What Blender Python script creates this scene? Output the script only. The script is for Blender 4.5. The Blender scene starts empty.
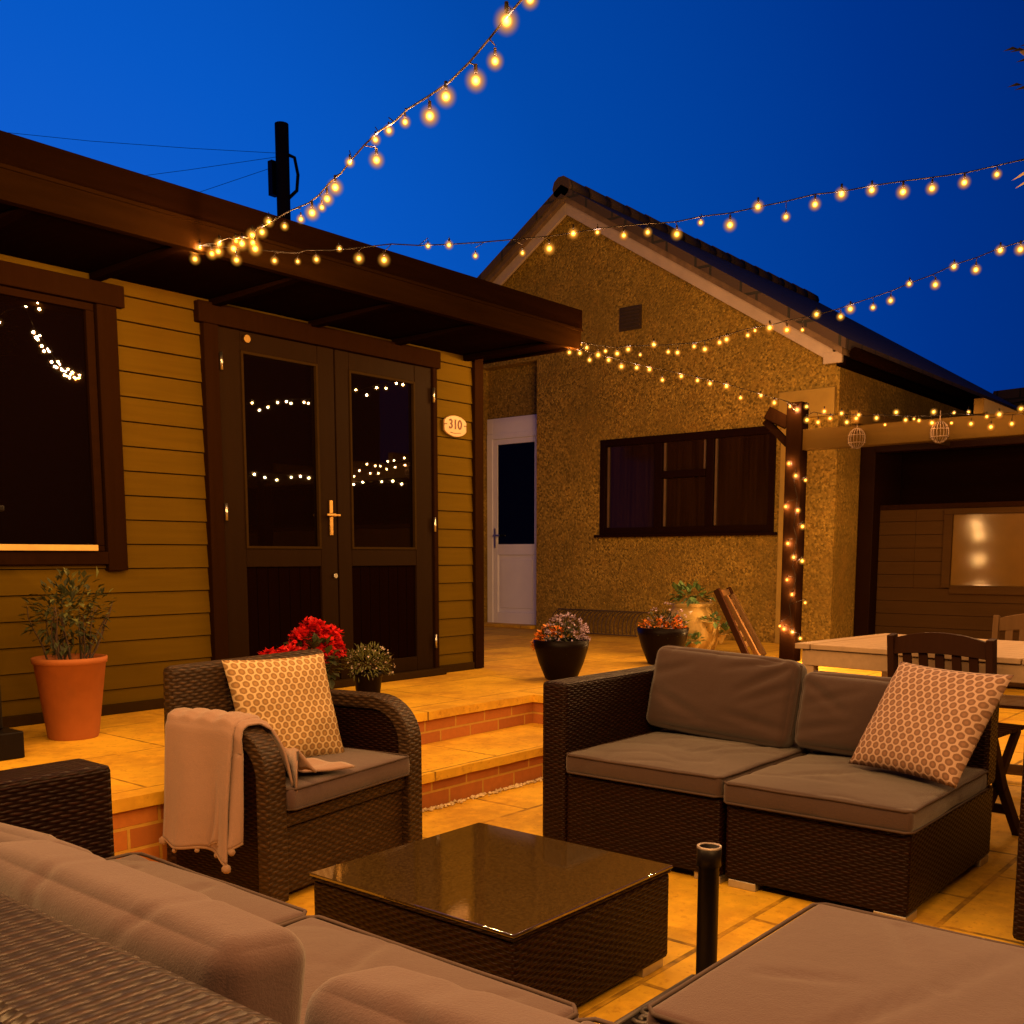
import bpy, bmesh, math, random
from mathutils import Vector, Matrix, noise
R = math.radians
random.seed(7)
scn = bpy.context.scene
col = scn.collection

# ------------------------------------------------------------------ view geometry (metres)
FPX, CX, CY, EYE = 1025.0, 512.0, 682.0, 1.10
PITCH = math.atan(126 / FPX)
AZ = math.atan(863 / math.hypot(FPX, 126))
_f = (math.cos(AZ), math.sin(AZ)); _r = (_f[1], -_f[0])
def ray(px, py):
    a = (px - CX) / FPX; b = (CY - py) / FPX
    h = math.cos(PITCH) + b * math.sin(PITCH); z = -math.sin(PITCH) + b * math.cos(PITCH)
    return Vector((_f[0]*h + _r[0]*a, _f[1]*h + _r[1]*a, z))
def on_vertical(px, py, A, B):
    """where a sight line meets the vertical plane in which a cord from A to B hangs"""
    d = ray(px, py); n = Vector((B[1]-A[1], A[0]-B[0], 0))
    t = (n.x*A[0] + n.y*A[1]) / (n.x*d.x + n.y*d.y)
    return Vector((d.x*t, d.y*t, EYE + d.z*t))

# ------------------------------------------------------------------ objects
def tag(o, label=None, cat=None, group=None, kind=None):
    if label: o['label'] = label
    if cat: o['category'] = cat
    if group: o['group'] = group
    if kind: o['kind'] = kind
    return o
def thing(name, loc, label, cat, group=None, rz=0):
    o = bpy.data.objects.new(name, None); col.objects.link(o)
    o.location = loc; o.rotation_euler = (0, 0, rz); o.empty_display_size = .1
    return tag(o, label, cat, group)
def root_loc(o):
    while o.parent: o = o.parent
    return o.location

class MB:
    def __init__(s): s.v = []; s.f = []; s.uv = {}; s.m = []; s.sm = []; s.mi = 0
    def quad(s, vs, smooth=False, uv=None):
        b = len(s.v); s.v += [Vector(p) for p in vs]; s.face(range(b, b+len(vs)), smooth, uv)
    def face(s, idx, smooth=False, uv=None):
        if uv: s.uv[len(s.f)] = uv
        s.f.append(tuple(idx)); s.m.append(s.mi); s.sm.append(smooth)
    def box(s, a, b, M=None):
        (x0, y0, z0), (x1, y1, z1) = a, b
        x0, x1 = min(x0, x1), max(x0, x1); y0, y1 = min(y0, y1), max(y0, y1); z0, z1 = min(z0, z1), max(z0, z1)
        i = len(s.v)
        P = [Vector(p) for p in ((x0,y0,z0),(x1,y0,z0),(x1,y1,z0),(x0,y1,z0),(x0,y0,z1),(x1,y0,z1),(x1,y1,z1),(x0,y1,z1))]
        if M is not None: P = [M @ p for p in P]
        s.v += P
        for q in ((3,2,1,0),(4,5,6,7),(0,1,5,4),(1,2,6,5),(2,3,7,6),(3,0,4,7)): s.face([i+k for k in q])
        return s
    def beam(s, p, q, w, h, up=(0,0,1)):
        """square bar from p to q, w wide across, h high"""
        p, q = Vector(p), Vector(q); d = (q-p).normalized(); u = Vector(up)
        x = d.cross(u).normalized(); u = x.cross(d).normalized(); i = len(s.v)
        for c in (p, q):
            for sx, sy in ((-1,-1),(1,-1),(1,1),(-1,1)): s.v.append(c + x*sx*w/2 + u*sy*h/2)
        for k in range(4): s.face((i+k, i+(k+1)%4, i+4+(k+1)%4, i+4+k))
        s.face((i+3,i+2,i+1,i)); s.face((i+4,i+5,i+6,i+7)); return s
    def tube(s, pts, r, n=6, cap=True):
        pts = [Vector(p) for p in pts]; rs = r if isinstance(r, (list, tuple)) else [r]*len(pts)
        i0 = len(s.v); prev = None
        for k, p in enumerate(pts):
            d = (pts[min(k+1, len(pts)-1)] - pts[max(k-1, 0)]).normalized()
            a = prev if prev is not None else (Vector((0,0,1)) if abs(d.z) < .9 else Vector((1,0,0)))
            x = d.cross(a).normalized(); y = x.cross(d).normalized(); prev = y
            for j in range(n):
                t = 2*math.pi*j/n; s.v.append(p + (x*math.cos(t) + y*math.sin(t))*rs[k])
        for k in range(len(pts)-1):
            for j in range(n):
                a = i0+k*n+j; b = i0+k*n+(j+1) % n; s.face((a, b, b+n, a+n), True)
        if cap:
            s.face([i0+j for j in range(n)][::-1]); e = i0+(len(pts)-1)*n; s.face([e+j for j in range(n)])
        return s
    def lathe(s, c, prof, n=32, wob=0):
        """prof: list of (radius, z)"""
        i0 = len(s.v); c = Vector(c)
        for r, z in prof:
            for j in range(n):
                t = 2*math.pi*j/n; s.v.append(c + Vector((r*math.cos(t), r*math.sin(t), z)))
        for k in range(len(prof)-1):
            for j in range(n):
                a = i0+k*n+j; b = i0+k*n+(j+1) % n; s.face((a, b, b+n, a+n), True)
        return s
    def disc(s, c, r, n=32, nrm=(0,0,1)):
        q = Vector((0,0,1)).rotation_difference(Vector(nrm)); i = len(s.v)
        for j in range(n):
            t = 2*math.pi*j/n; s.v.append(Vector(c) + q @ Vector((r*math.cos(t), r*math.sin(t), 0)))
        s.face(range(i, i+n)); return s
    def prism(s, poly, a, b, axis='y'):
        """poly of 2-D points extruded from a to b along the axis (x: (y,z), y: (x,z), z: (x,y))"""
        mk = {'x': lambda p, t: (t, p[0], p[1]), 'y': lambda p, t: (p[0], t, p[1]), 'z': lambda p, t: (p[0], p[1], t)}[axis]
        n = len(poly); i = len(s.v)
        for t in (a, b): s.v += [Vector(mk(p, t)) for p in poly]
        for k in range(n): s.face((i+k, i+(k+1) % n, i+n+(k+1) % n, i+n+k))
        s.face(list(range(i, i+n))[::-1]); s.face(range(i+n, i+2*n)); return s
    def leaf(s, p, d, L, W, bend=.25, up=(0,0,1)):
        p = Vector(p); d = Vector(d).normalized(); side = d.cross(Vector(up))
        if side.length < .1: side = d.cross(Vector((1,0,0)))
        side.normalize(); nn = side.cross(d)
        m = p + d*L*.5 + nn*L*bend*.35; e = p + d*L
        i = len(s.v); s.v += [p, m - side*W/2, e - nn*L*bend*.1, m + side*W/2]
        s.face((i, i+1, i+2, i+3)); return s
    def build(s, name, mats, parent=None, bevel=0, world=True, fixn=True):
        o0 = root_loc(parent) if (parent is not None and world) else Vector((0,0,0))
        me = bpy.data.meshes.new(name)
        me.from_pydata([v - o0 for v in s.v], [], s.f)
        if not isinstance(mats, (list, tuple)): mats = [mats]
        for m in mats: me.materials.append(m)
        for p, mi, sm in zip(me.polygons, s.m, s.sm): p.material_index = mi; p.use_smooth = sm
        if fixn:
            bm = bmesh.new(); bm.from_mesh(me); bmesh.ops.recalc_face_normals(bm, faces=bm.faces); bm.to_mesh(me); bm.free()
        uvl = me.uv_layers.new(name='UV')
        for p in me.polygons:
            n = p.normal; ax, ay, az = abs(n.x), abs(n.y), abs(n.z)
            cu = s.uv.get(p.index)
            for k, li in enumerate(p.loop_indices):
                vi = me.loops[li].vertex_index; c = me.vertices[vi].co
                if cu and vi in cu: uvl.data[li].uv = cu[vi]
                elif az >= ax and az >= ay: uvl.data[li].uv = (c.x, c.y)
                elif ax >= ay: uvl.data[li].uv = (c.y, c.z)
                else: uvl.data[li].uv = (c.x, c.z)
        me.update()
        o = bpy.data.objects.new(name, me); col.objects.link(o)
        if parent is not None: o.parent = parent
        if bevel:
            b = o.modifiers.new('bevel', 'BEVEL'); b.width = bevel; b.segments = 2; b.limit_method = 'ANGLE'; b.angle_limit = R(35)
        return o

# ------------------------------------------------------------------ materials
class NT:
    def __init__(s, name):
        s.m = bpy.data.materials.new(name); s.m.use_nodes = True; s.t = s.m.node_tree
        s.b = s.t.nodes['Principled BSDF']; s.out = s.t.nodes['Material Output']
    def n(s, typ, **kw):
        nd = s.t.nodes.new(typ)
        for k, v in kw.items():
            if hasattr(nd, k): setattr(nd, k, v)
            else: nd.inputs[k.replace('_', ' ')].default_value = v
        return nd
    def l(s, a, b): s.t.links.new(a, b)
    def math(s, op, a, b=None, c=None):
        nd = s.t.nodes.new('ShaderNodeMath'); nd.operation = op
        for i, x in enumerate((a, b, c)):
            if x is None: continue
            if isinstance(x, (int, float)): nd.inputs[i].default_value = x
            else: s.l(x, nd.inputs[i])
        return nd.outputs[0]
    def ramp(s, fac, stops):
        nd = s.t.nodes.new('ShaderNodeValToRGB'); cr = nd.color_ramp
        while len(cr.elements) < len(stops): cr.elements.new(.5)
        for e, (p, c) in zip(cr.elements, stops): e.position = p; e.color = (*c, 1)
        s.l(fac, nd.inputs[0]); return nd.outputs[0]
    def mix(s, fac, a, b, mode='MIX'):
        nd = s.t.nodes.new('ShaderNodeMix'); nd.data_type = 'RGBA'; nd.blend_type = mode
        for i, x in ((0, fac), (6, a), (7, b)):
            if isinstance(x, (int, float)): nd.inputs[i].default_value = x
            elif isinstance(x, tuple): nd.inputs[i].default_value = (*x, 1)
            else: s.l(x, nd.inputs[i])
        return nd.outputs[2]
    def coord(s, kind='Object', scale=(1,1,1), rot=(0,0,0)):
        tc = s.t.nodes.new('ShaderNodeTexCoord'); mp = s.t.nodes.new('ShaderNodeMapping')
        mp.inputs['Scale'].default_value = scale; mp.inputs['Rotation'].default_value = rot
        s.l(tc.outputs[kind], mp.inputs[0]); return mp.outputs[0]
    def noise(s, vec, scale, detail=4, rough=.55):
        nd = s.t.nodes.new('ShaderNodeTexNoise'); nd.inputs['Scale'].default_value = scale
        nd.inputs['Detail'].default_value = detail; nd.inputs['Roughness'].default_value = rough
        s.l(vec, nd.inputs['Vector']); return nd.outputs[0]
    def bump(s, h, strength=.4, dist=.01, normal=None):
        nd = s.t.nodes.new('ShaderNodeBump'); nd.inputs['Strength'].default_value = strength; nd.inputs['Distance'].default_value = dist
        s.l(h, nd.inputs['Height'])
        if normal is not None: s.l(normal, nd.inputs['Normal'])
        return nd.outputs[0]
    def set(s, **kw):
        for k, v in kw.items():
            i = s.b.inputs[k.replace('_', ' ')]
            if isinstance(v, tuple): i.default_value = (*v, 1) if len(v) == 3 else v
            elif isinstance(v, (int, float)): i.default_value = v
            else: s.l(v, i)
        return s.m

def plain(name, c, rough=.6, var=.15, scale=12, metal=0, bump=.15, spec=.5):
    t = NT(name); v = t.coord('Object'); n = t.noise(v, scale)
    lo = tuple(x*(1-var) for x in c); hi = tuple(min(1, x*(1+var)) for x in c)
    m = t.set(Base_Color=t.mix(t.ramp(t.noise(v, scale*.35, 4, .65), [(.5, (0,0,0)), (.68, (min(1, var*2.2),)*3)]), t.ramp(n, [(.3, lo), (.7, hi)]), tuple(x*.55 for x in c)), Roughness=rough, Metallic=metal, Specular_IOR_Level=spec)
    if bump: t.set(Normal=t.bump(t.noise(v, scale*6, 3), bump, .003))
    return m

def wood(name, c, rough=.6, axis='x', grain=1.0, spec=.03):
    """stained timber with grain along one axis"""
    t = NT(name); sc = {'x': (1.2, 22, 22), 'y': (22, 1.2, 22), 'z': (22, 22, 1.2)}[axis]
    v = t.coord('Object', sc); n = t.noise(v, 1.6, 6, .6); big = t.noise(t.coord('Object'), 1.3, 3)
    colr = t.mix(big, t.ramp(n, [(.3, tuple(x*(1-.28*grain) for x in c)), (.72, tuple(x*(1+.22*grain) for x in c))]), tuple(x*.8 for x in c))
    return t.set(Base_Color=colr, Roughness=rough, Specular_IOR_Level=spec, Normal=t.bump(n, .25, .002))

def rattan(name, c, w=.0085, u=.021, rough=.42, spec=.4):
    """flat strands woven over upright stakes: strand rows of height w pass over every second stake"""
    t = NT(name); uv = t.n('ShaderNodeTexCoord').outputs['UV']
    sep = t.n('ShaderNodeSeparateXYZ'); t.l(uv, sep.inputs[0])
    wob = t.math('SUBTRACT', t.noise(uv, 9, 3), .5); wob2 = t.math('SUBTRACT', t.noise(uv, 31, 2), .5)
    U = t.math('ADD', t.math('DIVIDE', sep.outputs[0], u), t.math('MULTIPLY', wob, .9)); V = t.math('ADD', t.math('DIVIDE', sep.outputs[1], w), t.math('ADD', t.math('MULTIPLY', wob, 1.1), t.math('MULTIPLY', wob2, .5)))
    row = t.math('FLOOR', V); ph = t.math('MULTIPLY', t.math('MODULO', t.math('ABSOLUTE', row), 2), math.pi)
    over = t.math('COSINE', t.math('ADD', t.math('MULTIPLY', U, math.pi), ph))
    prof = t.math('SINE', t.math('MULTIPLY', t.math('FRACT', V), math.pi))
    h = t.math('MULTIPLY', t.math('POWER', t.math('MAXIMUM', prof, 0.02), .6), t.math('MULTIPLY_ADD', over, .5, .55))
    nz = t.noise(t.coord('Object'), 7, 3)
    cell = t.n('ShaderNodeCombineXYZ'); t.l(t.math('FLOOR', t.math('MULTIPLY', U, .25)), cell.inputs[0]); t.l(row, cell.inputs[1])
    wn = t.n('ShaderNodeTexWhiteNoise', noise_dimensions='2D'); t.l(cell.outputs[0], wn.inputs['Vector'])
    strand = t.mix(wn.outputs['Value'], tuple(x*.6 for x in c), tuple(x*1.45 for x in c))
    base = t.mix(h, tuple(x*.22 for x in c), strand)
    base = t.mix(t.math('MULTIPLY', nz, .5), base, tuple(x*.55 for x in c))
    return t.set(Base_Color=base, Roughness=rough, Specular_IOR_Level=spec, Normal=t.bump(h, .9, .0035))

def fabric(name, c, wr=.16):
    t = NT(name); v = t.coord('Object'); n = t.noise(v, 3.2, 4); f = t.noise(v, 300, 3, .7)
    wv = t.noise(t.coord('Object', (2.5, 2.5, 3.5)), 2.0, 5, .6)
    b = t.bump(wv, wr, .03); b2 = t.bump(f, .6, .002, b)
    colr = t.mix(f, t.ramp(n, [(.3, tuple(x*.93 for x in c)), (.7, tuple(x*1.06 for x in c))]), tuple(x*.72 for x in c))
    t.set(Base_Color=colr, Roughness=.92, Specular_IOR_Level=.2, Normal=b2)
    t.b.inputs['Sheen Weight'].default_value = .25; t.b.inputs['Sheen Roughness'].default_value = .5
    return t.m

def honeycomb(name, ground, dot, s=.031):
    """velvet hexagon-packed dots on pale cloth (UV runs 0..1 times the pillow's size in metres)"""
    t = NT(name); uv = t.n('ShaderNodeTexCoord').outputs['UV']
    sep = t.n('ShaderNodeSeparateXYZ'); t.l(uv, sep.inputs[0])
    U = t.math('DIVIDE', sep.outputs[0], s); V = t.math('DIVIDE', sep.outputs[1], s*1.732*.86)
    def lat(du, dv):
        a = t.math('SUBTRACT', t.math('FRACT', t.math('ADD', U, du)), .5)
        b = t.math('MULTIPLY', t.math('SUBTRACT', t.math('FRACT', t.math('ADD', V, dv)), .5), 1.732*.86)
        # hexagonal distance
        aa = t.math('ABSOLUTE', a); bb = t.math('ABSOLUTE', b)
        hexd = t.math('MAXIMUM', aa, t.math('ADD', t.math('MULTIPLY', aa, .5), t.math('MULTIPLY', bb, .866)))
        cir = t.math('SQRT', t.math('ADD', t.math('MULTIPLY', aa, aa), t.math('MULTIPLY', bb, bb)))
        return t.math('ADD', t.math('MULTIPLY', hexd, .4), t.math('MULTIPLY', cir, .6))
    d = t.math('MINIMUM', lat(0, 0), lat(.5, .5))
    k = t.ramp(d, [(.0, (0,0,0)), (.345, (0,0,0)), (.395, (1,1,1)), (1, (1,1,1))])
    inner = t.ramp(d, [(0, (1,1,1)), (.13, (1,1,1)), (.21, (0,0,0)), (1, (0,0,0))])
    n = t.noise(t.coord('Object'), 260, 2); pz = t.noise(t.coord('Object'), 9, 3)
    dd = t.mix(inner, dot, tuple(x*1.5 for x in dot))
    c = t.mix(k, dd, ground); c = t.mix(t.math('MULTIPLY', n, .3), c, tuple(x*.6 for x in ground))
    t.set(Base_Color=c, Roughness=.8, Normal=t.bump(t.math('ADD', k, t.math('MULTIPLY', n, .3)), .5, .002, t.bump(pz, .25, .012)))
    return t.m

def paving(name, base, sx, sy, joint=.012, off=.5, rot=0):
    t = NT(name); v = t.coord('Object', rot=(0, 0, rot))
    br = t.n('ShaderNodeTexBrick', offset=off, squash=1.0); t.l(v, br.inputs['Vector'])
    br.inputs['Scale'].default_value = 1; br.inputs['Brick Width'].default_value = sx; br.inputs['Row Height'].default_value = sy
    br.inputs['Mortar Size'].default_value = joint/2; br.inputs['Mortar Smooth'].default_value = .3; br.inputs['Bias'].default_value = 0
    br.inputs['Color1'].default_value = (*[x*.78 for x in base], 1); br.inputs['Color2'].default_value = (*[x*1.15 for x in base], 1)
    br.inputs['Mortar'].default_value = (*[x*.20 for x in base], 1)
    n1 = t.noise(v, 2.3, 5, .6); n2 = t.noise(v, 14, 5, .65); n3 = t.noise(v, 90, 3)
    c = t.mix(t.ramp(n1, [(.38, (0,0,0)), (.62, (.8,.8,.8))]), br.outputs['Color'], (base[0]*.60, base[1]*.50, base[2]*.5))
    c = t.mix(t.ramp(n2, [(.45, (0,0,0)), (.75, (.6,.6,.6))]), c, (base[0]*1.2, base[1]*1.12, base[2]*1.05))
    c = t.mix(t.ramp(t.noise(v, 34, 4, .7), [(.56, (0,0,0)), (.70, (.75,.75,.75))]), c, (base[0]*.50, base[1]*.40, base[2]*.4))
    h = t.math('SUBTRACT', t.math('ADD', t.math('MULTIPLY', n2, .5), t.math('MULTIPLY', n3, .15)), t.math('MULTIPLY', br.outputs['Fac'], 1.2))
    return t.set(Base_Color=c, Roughness=.72, Specular_IOR_Level=.35, Normal=t.bump(h, .55, .008))

def brick(name):
    t = NT(name); uv = t.n('ShaderNodeTexCoord').outputs['UV']
    br = t.n('ShaderNodeTexBrick', offset=.5); t.l(uv, br.inputs['Vector'])
    br.inputs['Scale'].default_value = 1; br.inputs['Brick Width'].default_value = .225; br.inputs['Row Height'].default_value = .075
    br.inputs['Mortar Size'].default_value = .006; br.inputs['Mortar Smooth'].default_value = .2
    br.inputs['Color1'].default_value = (.36, .11, .012, 1); br.inputs['Color2'].default_value = (.50, .17, .018, 1); br.inputs['Mortar'].default_value = (.55, .33, .04, 1)
    n = t.noise(t.coord('Object'), 40, 4)
    c = t.mix(t.math('MULTIPLY', n, .55), br.outputs['Color'], (.2, .07, .015))
    h = t.math('SUBTRACT', t.math('MULTIPLY', n, .4), br.outputs['Fac'])
    return t.set(Base_Color=c, Roughness=.85, Normal=t.bump(h, .6, .006))

def pebbledash(name, c):
    t = NT(name); v = t.coord('Object'); vo = t.n('ShaderNodeTexVoronoi', Scale=58.0); t.l(v, vo.inputs['Vector'])
    vo2 = t.n('ShaderNodeTexVoronoi', Scale=125.0); t.l(v, vo2.inputs['Vector'])
    sep = t.n('ShaderNodeSeparateColor'); t.l(vo.outputs['Color'], sep.inputs[0])
    sp = t.ramp(sep.outputs[0], [(0, tuple(x*.35 for x in c)), (.35, tuple(x*.75 for x in c)), (.75, c), (1, tuple(min(.9, x*1.45) for x in c))])
    patch = t.noise(v, 1.1, 5, .6); n2 = t.noise(v, 6, 5, .7)
    cc = t.mix(t.ramp(patch, [(.38, (0,0,0)), (.62, (.75,.75,.75))]), sp, tuple(x*.5 for x in c))
    cc = t.mix(t.ramp(n2, [(.5, (0,0,0)), (.75, (.4,.4,.4))]), cc, (c[0]*1.1, c[1]*.9, c[2]*.7))
    h = t.math('ADD', t.math('MULTIPLY', vo.outputs['Distance'], -1), t.math('MULTIPLY', vo2.outputs['Distance'], -.5))
    return t.set(Base_Color=cc, Roughness=.95, Specular_IOR_Level=.15, Normal=t.bump(h, .8, .010))

def glass_pane(name, c=(.003,.0012,.0008), rough=.012, ior=1.55):
    t = NT(name); n = t.noise(t.coord('Object'), 1.5, 2)
    return t.set(Base_Color=c, Roughness=rough, IOR=ior, Specular_IOR_Level=.6, Normal=t.bump(n, .04, .02))

def tiles(name):
    t = NT(name); uv = t.n('ShaderNodeTexCoord').outputs['UV']
    w = t.n('ShaderNodeTexBrick', offset=.5); t.l(uv, w.inputs['Vector'])
    w.inputs['Scale'].default_value = 1; w.inputs['Brick Width'].default_value = .3; w.inputs['Row Height'].default_value = .3
    w.inputs['Color1'].default_value = (.055, .03, .022, 1); w.inputs['Color2'].default_value = (.085, .045, .03, 1); w.inputs['Mortar'].default_value = (.012, .01, .01, 1)
    w.inputs['Mortar Size'].default_value = .012
    n = t.noise(t.coord('Object'), 5, 4)
    return t.set(Base_Color=t.mix(t.math('MULTIPLY', n, .5), w.outputs['Color'], (.05, .045, .03)), Roughness=.9, Normal=t.bump(w.outputs['Fac'], .6, -.02))

def leafmat(name, c, tr=.25):
    t = NT(name); n = t.noise(t.coord('Object'), 22, 2)
    return t.set(Base_Color=t.ramp(n, [(.3, tuple(x*.5 for x in c)), (.7, tuple(x*1.5 for x in c))]), Roughness=.55, Specular_IOR_Level=.35)

M = {}
M['cabin'] = wood('cabin_cladding_paint', (.097, .060, .004), .62, 'x', .6, .01)
M['trim'] = wood('dark_trim_stain', (.017, .0070, .0022), .6, 'z', .8, 0)
M['trimx'] = wood('dark_trim_stain_level', (.017, .0070, .0022), .6, 'x', .8, 0)
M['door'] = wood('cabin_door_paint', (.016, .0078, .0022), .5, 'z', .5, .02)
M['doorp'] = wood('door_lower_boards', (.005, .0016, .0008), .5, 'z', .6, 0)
M['fascia'] = wood('fascia_timber', (.011, .0046, .001), .6, 'x', 1.3, 0)
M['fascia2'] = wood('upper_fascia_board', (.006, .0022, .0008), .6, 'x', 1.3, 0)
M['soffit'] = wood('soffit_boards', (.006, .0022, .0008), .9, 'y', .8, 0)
M['felt'] = plain('roof_felt', (.03, .03, .032), .95)
M['pane'] = glass_pane('window_glass')
M['brass'] = plain('satin_brass', (.42, .26, .08), .4, .05, 30, 1, 0)
M['steel'] = plain('brushed_steel', (.62, .6, .56), .3, .05, 30, 1, 0)
M['chrome'] = plain('dull_metal_foot', (.5, .47, .42), .4, .1, 30, .8, 0)
M['render'] = pebbledash('pebbledash_render', (.37, .24, .045))
M['smooth'] = plain('smooth_render_edge', (.34, .22, .04), .85, .12, 8)
M['upvc'] = plain('white_upvc', (.80, .80, 1.0), .35, .04, 4, 0, .03)
M['barge'] = plain('cream_bargeboard', (.42, .33, .27), .55, .1, 5, 0, .1)
M['tiles'] = tiles('roof_tiles')
M['verge'] = plain('verge_mortar_undercloak', (.16, .10, .06), .9, .3, 9, 0, .5)
M['winframe'] = wood('brown_window_frame', (.012, .004, .002), .45, 'y', .5)
M['winedge'] = plain('window_inner_bead', (.12, .07, .03), .5)
t = NT('house_window_glass'); v = t.coord('Object', (1, 26, .8)); nz = t.noise(v, 1.0, 3)
M['hpane'] = t.set(Base_Color=t.ramp(nz, [(.3, (.012, .0045, .002)), (.7, (.026, .011, .004))]), Roughness=.10, IOR=1.5, Normal=t.bump(t.noise(t.coord('Object'), 2, 2), .06, .02))
M['oldwood'] = wood('garage_boards', (.05, .026, .008), .7, 'y', .7)
M['beam'] = wood('pergola_beam_timber', (.028, .015, .002), .65, 'y', .8)
M['post'] = wood('pergola_post_timber', (.006, .0024, .001), 1.0, 'z', .8, 0)
M['stone'] = paving('sandstone_patio', (.72, .435, .022), .62, .46, .020)
M['stone2'] = paving('sandstone_terrace', (.71, .43, .022), .9, .62, .012)
M['brick'] = brick('brick_riser')
M['rattan'] = rattan('brown_rattan', (.018, .005, .002), spec=.12)
M['rattan_l'] = rattan('brown_rattan_wide', (.034, .018, .012), .011, .026, .42, .25)
M['rattan_c'] = rattan('grey_brown_rattan', (.060, .031, .013), .011, .024, .5, .2)
M['cushion'] = fabric('taupe_cushion', (.058, .033, .027))
M['cushion_l'] = fabric('taupe_cushion_lighter', (.082, .047, .046))  # lighter taupe for the near sofa, ottoman and armchair seat
M['pipe'] = plain('cushion_piping', (.05, .028, .022), .8)
M['pipeg'] = plain('grey_piping', (.12, .09, .08), .7)
M['hex'] = honeycomb('hexagon_dot_cloth', (.60, .44, .24), (.23, .125, .04), .0305)
M['hex2'] = honeycomb('hexagon_dot_cloth_pink', (.46, .31, .24), (.15, .075, .045), .0305)
M['throw'] = fabric('pink_throw', (.29, .18, .14), .15)
M['pom'] = fabric('pompom_wool', (.28, .17, .11), .1)
M['black'] = plain('black_powder_coat', (.006, .004, .004), .4, .1, 10, 0, .1, .15)
M['blackg'] = plain('black_glaze', (.004, .0015, .0015), .4, .1, 10, 0, .05, .08)
M['terracotta'] = plain('terracotta', (.33, .10, .018), .75, .15, 6, 0, .2)
M['stoneware'] = plain('buff_stoneware', (.30, .20, .05), .7, .2, 6, 0, .2)
M['soil'] = plain('soil', (.03, .02, .015), .95, .4, 30, 0, .6)
M['leaf'] = leafmat('dark_leaves', (.035, .042, .014))
M['leafk'] = leafmat('black_green_leaves', (.006, .007, .003))
M['leafo'] = leafmat('olive_leaves', (.11, .12, .035))
M['leafg'] = leafmat('green_leaves', (.07, .13, .04))
M['leafy'] = leafmat('yellow_leaf', (.55, .42, .04))
M['red'] = leafmat('red_petals', (.62, .012, .014))
M['orange'] = leafmat('orange_petals', (.85, .30, .04))
M['lilac'] = leafmat('lilac_petals', (.42, .32, .46))
M['creamp'] = leafmat('cream_petals', (.55, .45, .42))
M['twig'] = plain('twig_bark', (.06, .035, .022), .9)
M['teak'] = wood('pale_garden_timber', (.42, .29, .17), .6, 'x', .6)
M['teakd'] = wood('dark_garden_timber', (.030, .012, .006), .55, 'z', .6)
M['teakm'] = wood('mid_garden_timber', (.14, .08, .035), .55, 'z', .6)
M['plaque'] = plain('sign_ceramic', (.36, .22, .09), .35, .05, 10, 0, .05)
M['ink'] = plain('sign_ink', (.10, .03, .015), .6)
M['cable'] = plain('black_cable', (.006, .004, .003), .8, .1, 5, 0, 0, .05)
M['pebble'] = plain('pale_pebbles', (.75, .55, .30), .7, .5, 30, 0, 0)
M['pole'] = wood('telegraph_pole_timber', (.05, .032, .024), .8, 'z', .6)
M['blind'] = plain('pale_window_blind', (.12, .065, .012), .12, .2, 2, 0, .03, .6)
M['hedge'] = leafmat('dark_hedge', (.02, .022, .012))
t = NT('dark_glass_top'); nz = t.noise(t.coord('Object'), 150, 2)
M['tglass'] = t.set(Base_Color=t.ramp(t.noise(t.coord('Object'), 120, 3), [(.35, (.032, .019, .006)), (.65, (.060, .037, .011))]), Roughness=.04, IOR=2.7, Specular_IOR_Level=.5, Normal=t.bump(nz, .05, .001))
# bulb glass with a glow halo painted in, fading out towards the rim
t = NT('bulb_glass_halo'); lw = t.n('ShaderNodeLayerWeight', Blend=.5); g = t.math('SUBTRACT', 1, lw.outputs['Facing'])
em = t.n('ShaderNodeEmission'); em.inputs['Color'].default_value = (1, .42, .05, 1)
t.l(t.math('ADD', t.math('MULTIPLY', t.math('POWER', g, 60), 12), t.math('MULTIPLY', t.math('POWER', g, 6), .55)), em.inputs['Strength'])
trn = t.n('ShaderNodeBsdfTransparent'); t.l(t.mix(t.math('POWER', g, 4), (1, 1, 1), (1, .60, .15)), trn.inputs['Color']); ad = t.n('ShaderNodeAddShader'); t.l(em.outputs[0], ad.inputs[0]); t.l(trn.outputs[0], ad.inputs[1])
t.l(ad.outputs[0], t.out.inputs['Surface']); M['bulb'] = t.m

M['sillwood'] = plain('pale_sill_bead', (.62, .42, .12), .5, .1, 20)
M['ventm'] = plain('vent_brown', (.035, .018, .008), .8, .2, 30)

# ================================================================== SETTING
TZ = .33                                   # terrace level
NY = 3.03                                  # terrace front edge, left of the steps
b = MB(); b.box((-30, -30, -.12), (60, 60, -.06)); tag(b.build('ground', plain('bare_ground', (.06, .05, .035), .95)), kind='structure')
b = MB(); b.box((-6, -6, -.059), (13, 3.7, 0)); tag(b.build('patio', M['stone']), kind='structure')
def slab_edge(b, pts, z, t=.045):
    """riven slab layer: polygon extruded, chipped along its outline"""
    out = []
    for (p, q) in zip(pts, pts[1:]+pts[:1]):
        p, q = Vector(p), Vector(q); L = (q-p).length; n = max(1, int(L/.045))
        if L > 12: n = 1
        for k in range(n):
            c = p.lerp(q, k/n); out.append((c.x + (noise.noise((c.x*9, c.y*9, 1)))*.006 if n > 1 else c.x, c.y + noise.noise((c.x*9, c.y*9, 7))*.009 if n > 1 else c.y))
    b.prism(out, z-t, z, 'z')
b = MB(); slab_edge(b, [(2.2, 3.07), (4.46, 3.07), (4.46, 3.62), (2.2, 3.62)], .165, .04)
step = b.build('lower_step', M['stone2']); tag(step, kind='structure')
b = MB()
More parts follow.
